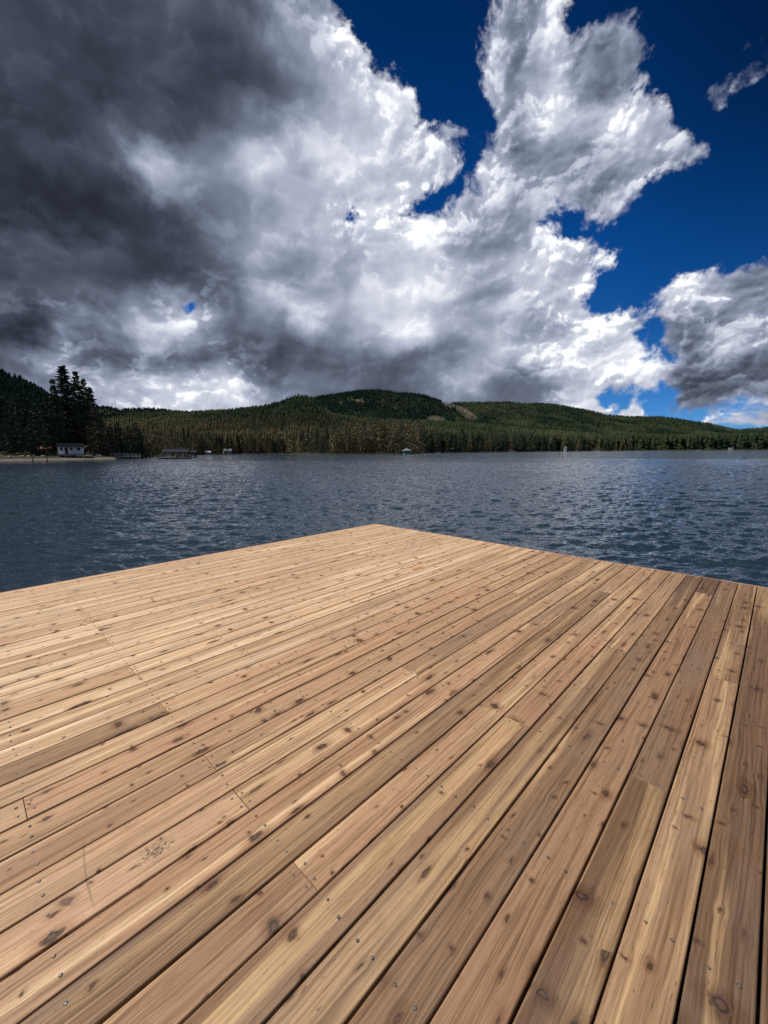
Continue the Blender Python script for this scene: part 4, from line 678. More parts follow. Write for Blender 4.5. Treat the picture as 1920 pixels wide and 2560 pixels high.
        m1 = N.rng(N.m('ADD', N.m('MULTIPLY', m1, 0.30), N.noise(N.v('MULTIPLY', ob, (70.0, 130.0, 1.0)), 1.0, 3.0, 0.6)), 0.70, 0.78)
        col = N.mix(N.m('MULTIPLY', m1, 0.8), col, (0.045, 0.038, 0.03))
        d2 = spot(ARC[0], ARC[1], 1.0, 1.0)
        m2 = N.m('MULTIPLY', N.rng(N.m('ABSOLUTE', N.m('SUBTRACT', d2, ARC[2])), 0.004, 0.001), N.rng(spot(ARC[3], ARC[4], 1.0, 1.0), 0.16, 0.10))
        col = N.mix(N.m('MULTIPLY', m2, 0.45), col, (0.07, 0.05, 0.035))
        m3 = N.rng(N.m('ADD', spot(*RESIN, 0.16, 0.05), N.m('MULTIPLY', N.noise(N.v('MULTIPLY', ob, (20.0, 60.0, 1.0)), 1.0, 3.0, 0.6), 0.9)), 1.3, 1.0)
        col = N.mix(N.m('MULTIPLY', m3, 0.75), col, (0.33, 0.11, 0.03))
        N.put(b.inputs['Base Color'], col)
        N.put(b.inputs['Roughness'], N.rng(fine, 0.3, 0.7, 0.60, 0.74)); b.inputs['Specular IOR Level'].default_value = 0.25
        bh = N.m('ADD', N.m('MULTIPLY', fine, -0.6), N.m('ADD', N.m('MULTIPLY', fib, -0.5), N.m('MULTIPLY', core, -0.5)))
        N.put(b.inputs['Normal'], N.add('ShaderNodeBump', {'Strength': 0.35, 'Distance': 0.0012, 'Height': bh}))
    # places on the deck (metres along, metres across)
    SPOT, ARC, RESIN = (0.235, 1.62), (0.02, 1.72, 0.30, 0.02, 1.42), (3.46, 3.35)
    import_uv = lambda px, py: None
    def deck_xy(px, py):
        d = ray(px, py); t = (DECK_Z - EYE) / d.z; X, Y = d.x * t, d.y * t
        return X * sin(YAW) + Y * cos(YAW), -X * cos(YAW) + Y * sin(YAW)
    SPOT = deck_xy(390, 2128); RESIN = deck_xy(1045, 1421)
    p0, p1, p2 = (Vector(deck_xy(*q)) for q in ((210, 2112), (214, 2185), (236, 2268)))
    # circle through three points of the scuff
    ax, ay, bx, by, cx, cy = *p0, *p1, *p2
    dd = 2 * (ax * (by - cy) + bx * (cy - ay) + cx * (ay - by))
    ux = ((ax * ax + ay * ay) * (by - cy) + (bx * bx + by * by) * (cy - ay) + (cx * cx + cy * cy) * (ay - by)) / dd
    uy = ((ax * ax + ay * ay) * (cx - bx) + (bx * bx + by * by) * (ax - cx) + (cx * cx + cy * cy) * (bx - ax)) / dd
    ARC = (ux, uy, (p0 - Vector((ux, uy))).length, p1.x, p1.y)
    cedar = material('cedar', woodfn)
    hole = paint('screw_hole', (0.035, 0.025, 0.02), 0.9)
    def met(N, b):
        b.inputs['Metallic'].default_value = 0.35; b.inputs['Roughness'].default_value = 0.55
        N.put(b.inputs['Base Color'], N.mix(N.noise(N.add('ShaderNodeTexCoord', out=3), 700.0, 3.0, 0.6), (0.06, 0.06, 0.065), (0.20, 0.20, 0.21)))
    steel = material('screw_steel', met)
    for m in (cedar, hole, steel): me.materials.append(m)
    me.update()
    d = bpy.data.objects.new('decking', me); link(d, root); d.location = (0, 0, DECK_Z)
    # rim boards and the frame and floats that carry the deck
    def rim(x0, x1, y0, y1, name='rim_board'):
        mb = MB(); mb.box((x0, y0, DECK_Z - 0.205), (x1, y1, DECK_Z - 0.004)); o = mb.build(name, RIM, root); return o
    def rimfn(N, b):
        ob = N.add('ShaderNodeTexCoord', out=3)
        n = N.noise(N.v('MULTIPLY', ob, (3.0, 3.0, 60.0)), 1.0, 5.0, 0.6)
        N.put(b.inputs['Base Color'], N.mix(n, (0.20, 0.10, 0.05), (0.36, 0.20, 0.11))); b.inputs['Roughness'].default_value = 0.7
    RIM = material('rim_wood', rimfn)
    rim(START, END + 0.038, LEFT + 0.002, LEFT + 0.040)
    rim(END + 0.001, END + 0.039, u_off - 14 * BOARD, LEFT)
    fr = MB(); n = -8
    while J0 + JS * n < END - 0.05:
        x = J0 + JS * n; n += 1
        if x > START + 0.05: fr.box((x - 0.04, u_off - 14 * BOARD + 0.02, DECK_Z - 0.225), (x + 0.04, LEFT - 0.01, DECK_Z - T - 0.004))
    fr.build('joist_frame', paint('joist_wood', (0.10, 0.075, 0.05), 0.9), root)
    FL = paint('float_plastic', (0.03, 0.03, 0.032), 0.5)
    for i in range(4):
        for j in range(3):
            x = -3.6 + i * 2.6; y = -1.3 + j * 2.8
            mb = MB(); mb.tube([(x - 1.0, y, 0.06), (x - 0.92, y, 0.06), (x + 0.92, y, 0.06), (x + 1.0, y, 0.06)], [0.16, 0.19, 0.19, 0.16], 14)
            mb.build('float', FL, root)
make_dock()

# ------------------------------------------------------------------ light
def make_sun():
    L = bpy.data.lights.new('sun', 'SUN'); L.energy = 5.0; L.angle = radians(0.5); L.color = (1.0, 0.95, 0.88)
    o = link(bpy.data.objects.new('sun', L))
    d = Vector((sin(SUN_AZ) * cos(SUN_EL), cos(SUN_AZ) * cos(SUN_EL), sin(SUN_EL)))
    o.rotation_euler = d.to_track_quat('Z', 'Y').to_euler(); o.location = d * 50
make_sun()
# ------------------------------------------------------------------ foliage
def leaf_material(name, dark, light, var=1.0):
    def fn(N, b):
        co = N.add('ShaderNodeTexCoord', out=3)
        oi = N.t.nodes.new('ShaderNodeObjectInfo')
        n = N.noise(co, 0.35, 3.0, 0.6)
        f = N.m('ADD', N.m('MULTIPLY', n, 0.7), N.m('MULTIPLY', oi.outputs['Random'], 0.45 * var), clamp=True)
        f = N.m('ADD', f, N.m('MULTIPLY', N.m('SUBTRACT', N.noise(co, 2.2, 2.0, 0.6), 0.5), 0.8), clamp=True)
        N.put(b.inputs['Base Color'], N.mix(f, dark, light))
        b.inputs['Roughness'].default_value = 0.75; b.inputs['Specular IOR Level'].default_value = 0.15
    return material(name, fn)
LEAF = {'fir': leaf_material('fir_needles', (0.014, 0.026, 0.016), (0.050, 0.070, 0.038)),
        'brown': leaf_material('brownish_needles', (0.042, 0.040, 0.021), (0.20, 0.165, 0.088)),
        'olive': leaf_material('olive_leaves', (0.040, 0.042, 0.014), (0.150, 0.125, 0.050)),
        'umber': leaf_material('umber_needles', (0.014, 0.015, 0.010), (0.080, 0.062, 0.038)),
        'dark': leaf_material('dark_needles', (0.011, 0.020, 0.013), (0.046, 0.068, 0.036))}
BARK = paint('bark', (0.055, 0.045, 0.038), 0.95, 0.4, 2.0, 0.1)
PALEBARK = paint('pale_bark', (0.50, 0.48, 0.45), 0.85, 0.25, 6.0, 0.1)

def conifer(seed, H, R, whorls, per, sprays, base=0.10, droop=0.35, ragged=0.3, taper=0.85, size=1.0, mat='fir'):
    """crown and trunk meshes of a conifer of height H and crown radius R"""
    rnd = random.Random(seed); V, Fc = [], []
    def quad(a, b, c, d):
        n = len(V); V.extend((tuple(a), tuple(b), tuple(c), tuple(d))); Fc.append((n, n + 1, n + 2, n + 3))
    lean = (rnd.uniform(-.015, .015) * H, rnd.uniform(-.015, .015) * H)
    ax = lambda t: Vector((lean[0] * t * t, lean[1] * t * t, H * t))
    for i in range(whorls):
        t = base + (1 - base) * ((i + rnd.uniform(-.3, .3)) / whorls); t = max(base, min(0.99, t))
        u = (t - base) / (1 - base)
        L0 = R * ((1 - u) ** taper) * (min(1.0, 0.55 + u * 2.2)) + 0.02 * R
        if rnd.random() < ragged * 0.35: L0 *= rnd.uniform(0.35, 0.7)
        for k in range(per):
            if rnd.random() < ragged * 0.30: continue
            L = L0 * rnd.uniform(1 - ragged, 1 + ragged * 0.6); an = 2 * pi * (k + rnd.random()) / per
            d = Vector((cos(an), sin(an), 0)); sd = Vector((-sin(an), cos(an), 0)); p0 = ax(max(base * 0.8, min(0.985, t + rnd.uniform(-0.6, 0.6) * (1 - base) / whorls)))
            rise = rnd.uniform(0.05, 0.30) * (0.4 + u); dr = droop * rnd.uniform(0.6, 1.3) * (1.1 - 0.7 * u)
            w = (0.30 * L / max(1, sprays ** 0.55) + 0.022 * H) * size
            for s in range(sprays):
                f = (s + 0.75 + rnd.uniform(-.25, .25)) / sprays; f = max(0.12, min(1.05, f))
                p = p0 + d * (L * f) + Vector((0, 0, L * (rise * f - dr * f * f)))
                ww = w * (1.15 - 0.45 * f) * rnd.uniform(0.7, 1.3)
                for sg in (-1, 1):
                    o = (d * rnd.uniform(0.4, 0.9) + sd * sg * rnd.uniform(0.5, 1.0)) * ww
                    dz = Vector((0, 0, -ww * rnd.uniform(0.15, 0.75)))
                    h = Vector((0, 0, ww * rnd.uniform(0.14, 0.30)))
                    q = sd * (ww * 0.22 * rnd.uniform(-1, 1))
                    quad(p - d * ww * 0.3, p + o * 0.45 - h + q + dz * 0.5, p + o + dz, p + o * 0.5 + h - q + dz * 0.2)
    # leader
    for k in range(3):
        an = k * 2.1; d = Vector((cos(an), sin(an), 0)) * R * 0.05
        quad(ax(0.93) - d, ax(0.96) + d * 1.4, ax(1.0), ax(0.96) - d * 1.2)
    cm = bpy.data.meshes.new('crown'); cm.from_pydata(V, [], Fc); cm.materials.append(LEAF[mat]); cm.update()
    mb = MB(); rt = 0.011 * H + 0.06
    mb.tube([(0, 0, -1.2), tuple(ax(0.02)), tuple(ax(0.3)), tuple(ax(0.65)), tuple(ax(0.97))], [rt * 1.25, rt, rt * 0.8, rt * 0.45, rt * 0.1], 7)
    return cm, mb.mesh('trunk', BARK)
def broadleaf(seed, H, R, clumps, leaves, mat='olive', stem=0.18):
    rnd = random.Random(seed); V, Fc = [], []; mb = MB()
    tr = 0.02 * H + 0.05; fork = H * stem
    mb.tube([(0, 0, -0.8), (0.02 * H, 0, fork), (0, 0.01 * H, H * 0.62)], [tr * 1.2, tr, tr * 0.35], 7)
    for i in range(clumps):
        u = rnd.random() ** 0.8; an = rnd.uniform(0, 2 * pi); rr = R * rnd.uniform(0.15, 0.95) * sqrt(max(0.05, 1 - (2 * u - 0.9) ** 2 * 0.8))
        c = Vector((cos(an) * rr, sin(an) * rr, fork * 0.6 + (H - fork * 0.6) * (0.12 + 0.80 * u)))
        mb.tube([(0, 0, min(c.z * 0.8, fork + 0.4 * (c.z - fork))), tuple(c * 0.6 + Vector((0, 0, c.z * 0.38))), tuple(c)], [tr * 0.35, tr * 0.2, tr * 0.06], 5, cap=False)
        cr = R * rnd.uniform(0.20, 0.42)
        for k in range(leaves):
            d = Vector((rnd.gauss(0, 1), rnd.gauss(0, 1), rnd.gauss(0, 0.8))); d.normalize()
            p = c + d * cr * rnd.uniform(0.5, 1.05); s = R * rnd.uniform(0.045, 0.10)
            a = d.orthogonal().normalized(); a = Matrix.Rotation(rnd.uniform(0, 6.28), 3, d) @ a; b = d.cross(a) + d * rnd.uniform(-.6, .6)
            n = len(V); V.extend((tuple(p - a * s), tuple(p + b * s * 0.7), tuple(p + a * s * 1.1), tuple(p - b * s * 0.7))); Fc.append((n, n + 1, n + 2, n + 3))
    cm = bpy.data.meshes.new('crown'); cm.from_pydata(V, [], Fc); cm.materials.append(LEAF[mat]); cm.update()
    return cm, mb.mesh('trunk', BARK)
def tree(name, meshes, loc, s, rz, label, cat, group=None):
    o = empty(name, loc, rz); o.scale = s if isinstance(s, (tuple, list)) else (s, s, s)
    for nm, me in zip(('crown', 'trunk'), meshes): link(bpy.data.objects.new(nm, me), o)
    tag(o, label, cat, group); return o

# --- the far forest on the hillsides: one mass, every visible tree a small ragged cone
def make_forest():
    import numpy as np
    rng = np.random.default_rng(11); rnd = random.Random(5)
    naz = [i for i, a in enumerate(azs) if -0.84 < a < 0.84]
    # running horizon of the ground for each azimuth
    run = {}
    for i in naz:
        mx = -9.0; L = []
        for j, r_ in enumerate(rs):
            L.append(mx)
            if r_ > 60: mx = max(mx, (ZT[i][j] - EYE) / r_)
        run[i] = L
    P, Hh, T = [], [], []
    da = azs[naz[1]] - azs[naz[0]]
    def tone_noise(x, y, k): return mnoise.noise(Vector((x * k, y * k, 4.2)))
    tries = 0
    while len(P) < 90000 and tries < 520000:
        tries += 1
        a = rnd.uniform(-0.83, 0.83); r_ = 410 * (3400 / 410) ** (rnd.random() ** 0.58)
        R = shore_r(a)
        if r_ < max(R + 22, 420): continue
        i = naz[0] + int((a - azs[naz[0]]) / da); i = min(max(i, naz[0]), naz[-1])
        j = min(len(rs) - 2, int(math.log(r_ / 40.0) / math.log(1.028)) + 1) if r_ < 700 else min(range(1, len(rs)), key=lambda q: abs(rs[q] - r_)) if False else None
        if j is None:
            lo, hi = 0, len(rs) - 1
            while hi - lo > 1:
                m_ = (lo + hi) // 2
                if rs[m_] <= r_: lo = m_
                else: hi = m_
            j = lo
        z = height(a, r_); h = rnd.uniform(9, 17) * (1.0 if r_ < 1300 else 0.9)
        if r_ < R + 130: h *= 1.6
        if (z + h - EYE) / r_ < run[i][j] + 0.001: continue
        x, y = r_ * sin(a), r_ * cos(a)
        if r_ > 900:
            px, py = to_px((x, y, z))
            if any(in_poly(px, py, q) for q in CLEARED) and rnd.random() < 0.97: continue
        P.append((x, y, z - 0.8)); Hh.append(h)
        # stands: brown-tinged cedar low on the nearer slope, blue-green fir on the round hill with cloud shade painted into its tone, mid green on the right
        tn = tone_noise(x, y, 0.006) + 0.6 * tone_noise(x, y, 0.03) + rnd.uniform(-.5, .5)
        if a + 0.05 * tn < -0.58 and r_ > 420: T.append((0.0, 0.0))
        elif r_ < 1150:
            up = (z - 4) / 70.0
            warm = 0.62 + 0.35 * tn - 0.42 * max(0, up - 0.35); T.append((0.30 + 0.25 * tn, max(0, min(1, warm if a < 0.1 else warm - 0.38))))
        elif a < 0.17: T.append((0.05 + 0.16 * tn, 0.05 + 0.1 * tn))
        else: T.append((0.24 + 0.42 * tn, 0.12 + 0.25 * tn))
    n = len(P); P = np.array(P); Hh = np.array(Hh); T = np.clip(np.array(T), 0, 1)
    an = rng.uniform(0, 6.28, n); dist = np.hypot(P[:, 0], P[:, 1])
    wd = rng.uniform(1.0, 1.7, n) * np.clip((dist - 150) / 800, 0.60, 1.0)
    allv, allf, allt = [], [], []; n0 = 0
    for lo_, hi_, tiers, sg in ((0, 900, 9, 6), (900, 1e9, 4, 5)):
        sel = np.nonzero((dist >= lo_) & (dist < hi_))[0]; m = len(sel)
        base = []
        for k in range(tiers):
            u = k / tiers; z0 = 0.06 + 0.88 * u; z1 = min(1.0, z0 + 1.55 * 0.88 / tiers) if k < tiers - 1 else 1.0; rr_ = 0.185 * (1 - u) ** 0.85 + 0.012
            for q in range(sg): base.append((rr_ * cos(2 * pi * (q + 0.5 * k) / sg), rr_ * sin(2 * pi * (q + 0.5 * k) / sg), z0))
            base.append((0, 0, z1))
        base = np.array(base); nb = len(base)
        tri = np.array([(k * (sg + 1) + q, k * (sg + 1) + (q + 1) % sg, k * (sg + 1) + sg) for k in range(tiers) for q in range(sg)])
        v = np.repeat(base[None], m, 0) * Hh[sel][:, None, None]
        v[:, :, :2] *= wd[sel][:, None, None] * rng.uniform(0.55, 1.45, (m, nb, 1))
        v[:, :, 2] += rng.uniform(-0.35, 0.25, (m, nb)) * Hh[sel][:, None] / tiers * (np.arange(nb) % (sg + 1) != sg)
        c, s = np.cos(an[sel])[:, None], np.sin(an[sel])[:, None]
        x = v[:, :, 0] * c - v[:, :, 1] * s; y = v[:, :, 0] * s + v[:, :, 1] * c
        v[:, :, 0], v[:, :, 1] = x, y
        v += P[sel][:, None, :]
        allv.append(v.reshape(-1, 3)); allf.append((tri[None] + (np.arange(m) * nb)[:, None, None]).reshape(-1) + n0); n0 += m * nb
        allt.append(np.repeat(T[sel], nb, 0))
    v = np.concatenate(allv); f = np.concatenate(allf); TT = np.concatenate(allt)
    me = bpy.data.meshes.new('forest'); me.vertices.add(len(v)); me.vertices.foreach_set('co', v.astype('f').ravel())
    nf = len(f) // 3; me.loops.add(len(f)); me.loops.foreach_set('vertex_index', f.astype('i'))
    me.polygons.add(nf); me.polygons.foreach_set('loop_start', np.arange(0, len(f), 3, dtype='i'))
    for nm, k in (('tone', 0), ('warm', 1)):
        at_ = me.attributes.new(nm, 'FLOAT', 'POINT'); at_.data.foreach_set('value', TT[:, k].astype('f'))
    def fn(N, b):
        t = N.add('ShaderNodeAttribute', attribute_name='tone', out=2); w = N.add('ShaderNodeAttribute', attribute_name='warm', out=2)
        g = N.mix(t, (0.0045, 0.0115, 0.0095), (0.048, 0.080, 0.030))
        wm = N.mix(t, (0.028, 0.025, 0.015), (0.110, 0.085, 0.050))
        N.put(b.inputs['Base Color'], N.mix(w, g, wm)); b.inputs['Roughness'].default_value = 0.9; b.inputs['Specular IOR Level'].default_value = 0.0
    me.materials.append(material('far_forest', fn)); me.update(); me.validate()
    tag(link(bpy.data.objects.new('forest', me)), kind='stuff')
make_forest()

# --- trees one can tell apart along the shore
def plant():
    rnd = random.Random(21)
    B = {'fir': [conifer(i, 10.0, 2.1, 13, 6, 2, 0.06, 0.40, 0.35, 0.8, 1.25, 'fir') for i in range(4)],
         'brown': [conifer(40 + i, 10.0, 2.3, 13, 6, 2, 0.08, 0.55, 0.40, 0.75, 1.3, 'brown') for i in range(4)],
         'olive': [broadleaf(70 + i, 10.0, 3.6, 15, 26, 'olive') for i in range(3)]}
    words = {'fir': ('fir_tree', 'dark green pointed fir'), 'brown': ('cedar_tree', 'brown-tinged ragged conifer'), 'olive': ('leafy_tree', 'rounded olive-coloured leafy tree')}
    zones = [(356, 'on the bank between gangway and open boathouse'), (405, 'on the shore just behind the low grey dock'), (500, 'on the shore behind the two open boathouses'),
             (560, 'on the far shore beside the small white-roofed boathouse'), (640, 'on the far shore behind the pitched-roof lake house'), (715, 'on the far shore around the hillside house'),
             (800, 'on the bay shore just before the wooded point'), (905, 'on the wooded point, away from the teal boathouse'), (1075, 'on the wooded point around the teal boathouse'),
             (1200, 'on the far shore around the white-roofed shed'), (1330, 'on the far shore around the pale green shed'), (1500, 'on the far shore around the tall white lake house'),
             (1700, 'on the far right shore beyond the long dock line'), (1835, 'on the low far right shore near the white boats'), (2200, 'at the right end of the far shore')]
    def zone(px):
        for x, w in zones:
            if px < x: return w
    # tree tops along the shore (pixels) and how brown the stand is
    TOPS = [(290, 1062), (345, 1060), (380, 1092), (400, 1085), (470, 1078), (520, 1082), (600, 1085), (700, 1080), (780, 1076), (805, 1068), (860, 1056), (880, 1050), (1000, 1046), (1065, 1052), (1085, 1068), (1150, 1064),
            (1250, 1066), (1330, 1072), (1400, 1080), (1480, 1084), (1560, 1090), (1610, 1100), (1700, 1108), (1790, 1110), (1830, 1106), (1860, 1102), (1920, 1104), (1990, 1104)]
    px = 352.0; n = 0
    spots = []
    while px < 1960:
        for row in (0, 1):
            x = px + rnd.uniform(-4, 4)
            if row == 1 and rnd.random() < 0.42: continue
            D = lerp(SHORE, x)
            spots.append((x, D + (9 if row == 0 else 26) + rnd.uniform(-3, 6), row))
        px += 9.6 if px > 1100 else (7.6 if px < 800 else 6.6)
    for x in (338, 350, 362, 376, 388, 402, 412, 424, 436, 447, 458, 470, 482, 495, 508, 522):
        for extra in (45, 85):
            if rnd.random() < 0.85: spots.append((x + rnd.uniform(-5, 5), lerp(SHORE, x) + extra + rnd.uniform(-12, 12), 1))
    for x, D, row in spots:
        if 1505 < x < 1835 and row == 1: continue
        az = az_of(x); base = at(x, 1100, D); gx, gy = base.x, base.y; gz = ground_at(gx, gy)
        if gz < 0.3: continue
        py = lerp(TOPS, x) + rnd.uniform(-5, 9) + (rnd.uniform(2, 16) if row == 0 else 0)
        H = at(x, py, D).z - gz
        p_br = lerp([(300, .5), (400, .65), (780, .62), (830, .75), (1040, .8), (1100, .25), (1400, .12), (1480, .4), (1600, .25), (1920, .2)], x)
        p_ol = lerp([(300, .15), (480, .05), (790, .12), (1000, .10), (1100, .03), (1440, .12), (1520, .25), (1650, .2), (1800, .3), (1920, .35)], x)
        q = rnd.random(); k = 'olive' if (q < p_ol and row == 0) else ('brown' if rnd.random() < p_br else 'fir')
        if k == 'olive': H *= rnd.uniform(0.35, 0.65)
        elif row == 0 and rnd.random() < 0.3: H *= rnd.uniform(0.5, 0.8)
        H = max(3.0, H); nm, lb = words[k]; zn = zone(x)
        wd = rnd.uniform(0.75, 1.1) if k != 'olive' else rnd.uniform(0.8, 1.1)
        tree(nm, rnd.choice(B[k]), (gx, gy, gz), (H / 10 * wd, H / 10 * wd, H / 10), rnd.uniform(0, 6.28), lb + ' ' + zn, 'tree', lb + 's ' + zn)
        n += 1
    # --- the dark headland on the left
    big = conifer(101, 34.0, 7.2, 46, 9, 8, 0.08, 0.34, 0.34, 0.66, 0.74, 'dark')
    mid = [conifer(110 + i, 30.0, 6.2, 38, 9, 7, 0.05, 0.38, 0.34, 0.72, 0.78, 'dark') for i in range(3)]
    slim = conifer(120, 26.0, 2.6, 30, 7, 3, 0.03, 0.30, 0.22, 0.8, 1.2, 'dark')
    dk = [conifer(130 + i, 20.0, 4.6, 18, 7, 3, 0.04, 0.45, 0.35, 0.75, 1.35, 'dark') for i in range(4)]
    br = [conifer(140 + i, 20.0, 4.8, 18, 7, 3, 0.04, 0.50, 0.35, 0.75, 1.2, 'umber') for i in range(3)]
    ol = [broadleaf(150 + i, 10.0, 4.2, 20, 46, 'olive') for i in range(2)]
    def head(name, ms, h0, x, top, D, label, group=None, wide=1.0):
        b = at(x, top, D); H0 = b.z; gz = ground_at(b.x, b.y); H = H0 - gz; s = H / h0
        tree(name, ms, (b.x, b.y, gz), (s * wide, s * wide, s), rnd.uniform(0, 6.28), label, 'tree', group)
    head('fir_tree', big, 34, 157, 911, 158, 'tallest dark fir with open gappy top above the white cabin')
    head('fir_tree', mid[0], 30, 186, 925, 165, 'tall dark fir at the right shoulder of the tallest fir', wide=0.9)
    head('fir_tree', mid[1], 30, 222, 966, 160, 'dark fir right of the cabin, lower than the two tall firs', wide=0.95)
    head('fir_tree', slim, 26, 132, 946, 152, 'slim dark spire-shaped fir left of the tallest fir')
    head('fir_tree', mid[2], 30, 206, 944, 172, 'dark fir half hidden between the tall firs above the cabin', wide=0.9)
    head('cedar_tree', br[0], 20, 232, 1010, 146, 'brown-tinged drooping cedar just right of the white cabin')
    lab = 'dark shaded conifer in the headland wood left of the cabin'
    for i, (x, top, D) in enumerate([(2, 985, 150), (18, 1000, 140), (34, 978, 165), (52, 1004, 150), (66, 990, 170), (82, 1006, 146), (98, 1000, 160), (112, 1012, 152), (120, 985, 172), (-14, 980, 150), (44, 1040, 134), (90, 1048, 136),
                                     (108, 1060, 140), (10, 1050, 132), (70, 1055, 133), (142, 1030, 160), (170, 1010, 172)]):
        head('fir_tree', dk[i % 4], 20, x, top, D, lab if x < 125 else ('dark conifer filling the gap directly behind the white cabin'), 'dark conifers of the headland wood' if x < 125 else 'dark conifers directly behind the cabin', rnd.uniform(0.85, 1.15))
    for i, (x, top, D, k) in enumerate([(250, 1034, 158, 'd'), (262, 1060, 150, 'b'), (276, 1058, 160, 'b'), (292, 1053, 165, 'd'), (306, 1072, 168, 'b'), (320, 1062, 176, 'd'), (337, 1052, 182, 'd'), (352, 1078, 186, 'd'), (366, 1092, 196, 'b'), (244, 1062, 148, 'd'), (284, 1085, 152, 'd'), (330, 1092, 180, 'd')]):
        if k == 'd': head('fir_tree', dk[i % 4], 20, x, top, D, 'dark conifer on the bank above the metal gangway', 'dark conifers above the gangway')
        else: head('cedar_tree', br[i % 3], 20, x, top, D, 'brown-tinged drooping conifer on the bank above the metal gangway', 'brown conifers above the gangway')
    head('leafy_tree', ol[0], 10, 378, 1098, 205, 'olive-leaved round tree just right of the gangway')
    head('leafy_tree', ol[1], 10, 391, 1112, 214, 'lower olive-leaved tree at the landward end of the grey dock')
    print('shore trees', n)
plant()

# ------------------------------------------------------------------ things on the shore and on the water
WHITE = paint('white_paint', (0.55, 0.59, 0.63), 0.7, 0.12)
BRIGHT = paint('bright_white', (0.55, 0.56, 0.57), 0.45, 0.06)
GREYW = paint('grey_wood', (0.30, 0.29, 0.28), 0.85, 0.3)
DARKW = paint('dark_wood', (0.035, 0.028, 0.024), 0.85, 0.4)
SHINGLE = paint('dark_shingle', (0.010, 0.011, 0.014), 0.95, 0.3, 8.0, 0.0)
GREYROOF = paint('grey_metal_roof', (0.030, 0.032, 0.042), 0.95, 0.15, 4.0, 0.0)
PALEROOF = paint('pale_roof', (0.36, 0.365, 0.37), 0.5, 0.12)
GLASS = paint('dark_glass', (0.012, 0.014, 0.018), 0.08, 0.3, 1.0, 0.6)
REDP = paint('red_paint', (0.20, 0.03, 0.03), 0.5, 0.2)
TEAL = paint('teal_paint', (0.05, 0.14, 0.15), 0.6, 0.2)
TAN = paint('tan_paint', (0.32, 0.25, 0.17), 0.7, 0.2)
ALU = paint('aluminium', (0.42, 0.43, 0.44), 0.4, 0.1, 5.0, 0.6)
FEATHER = paint('duck_feathers', (0.035, 0.03, 0.026), 0.7, 0.5, 20.0)

def frame_at(px, py, depth, z=None):
    """an origin on the shore and the heading whose local x runs to the right of the photograph"""
    p = at(px, py, depth)
    if z is not None: p.z = z
    return p, -az_of(px)
def gable(mb, x0, x1, y0, y1, ze, zr, over=0.0, th=0.12, m=0, along='x'):
    """two roof slopes with thickness; ridge along x or y"""
    if along == 'x':
        ym = (y0 + y1) / 2
        mb_ = [((y0 - over, ze), (ym, zr), (ym, zr + th), (y0 - over, ze + th)), ((y1 + over, ze), (y1 + over, ze + th), (ym, zr + th), (ym, zr))]
        for q in mb_:
            n = len(mb.v); mb.v += [(x0 - over, a, b) for a, b in q] + [(x1 + over, a, b) for a, b in q]
            for f in ((0, 1, 2, 3), (7, 6, 5, 4), (0, 4, 5, 1), (1, 5, 6, 2), (2, 6, 7, 3), (3, 7, 4, 0)): mb.f.append(tuple(n + i for i in f)); mb.mi.append(m)
    else:
        xm = (x0 + x1) / 2
        for q in [((x0 - over, ze), (xm, zr), (xm, zr + th), (x0 - over, ze + th)), ((x1 + over, ze), (x1 + over, ze + th), (xm, zr + th), (xm, zr))]:
            n = len(mb.v); mb.v += [(a, y0 - over, b) for a, b in q] + [(a, y1 + over, b) for a, b in q]
            for f in ((0, 3, 2, 1), (4, 5, 6, 7), (0, 1, 5, 4), (1, 2, 6, 5), (2, 3, 7, 6), (3, 0, 4, 7)): mb.f.append(tuple(n + i for i in f)); mb.mi.append(m)

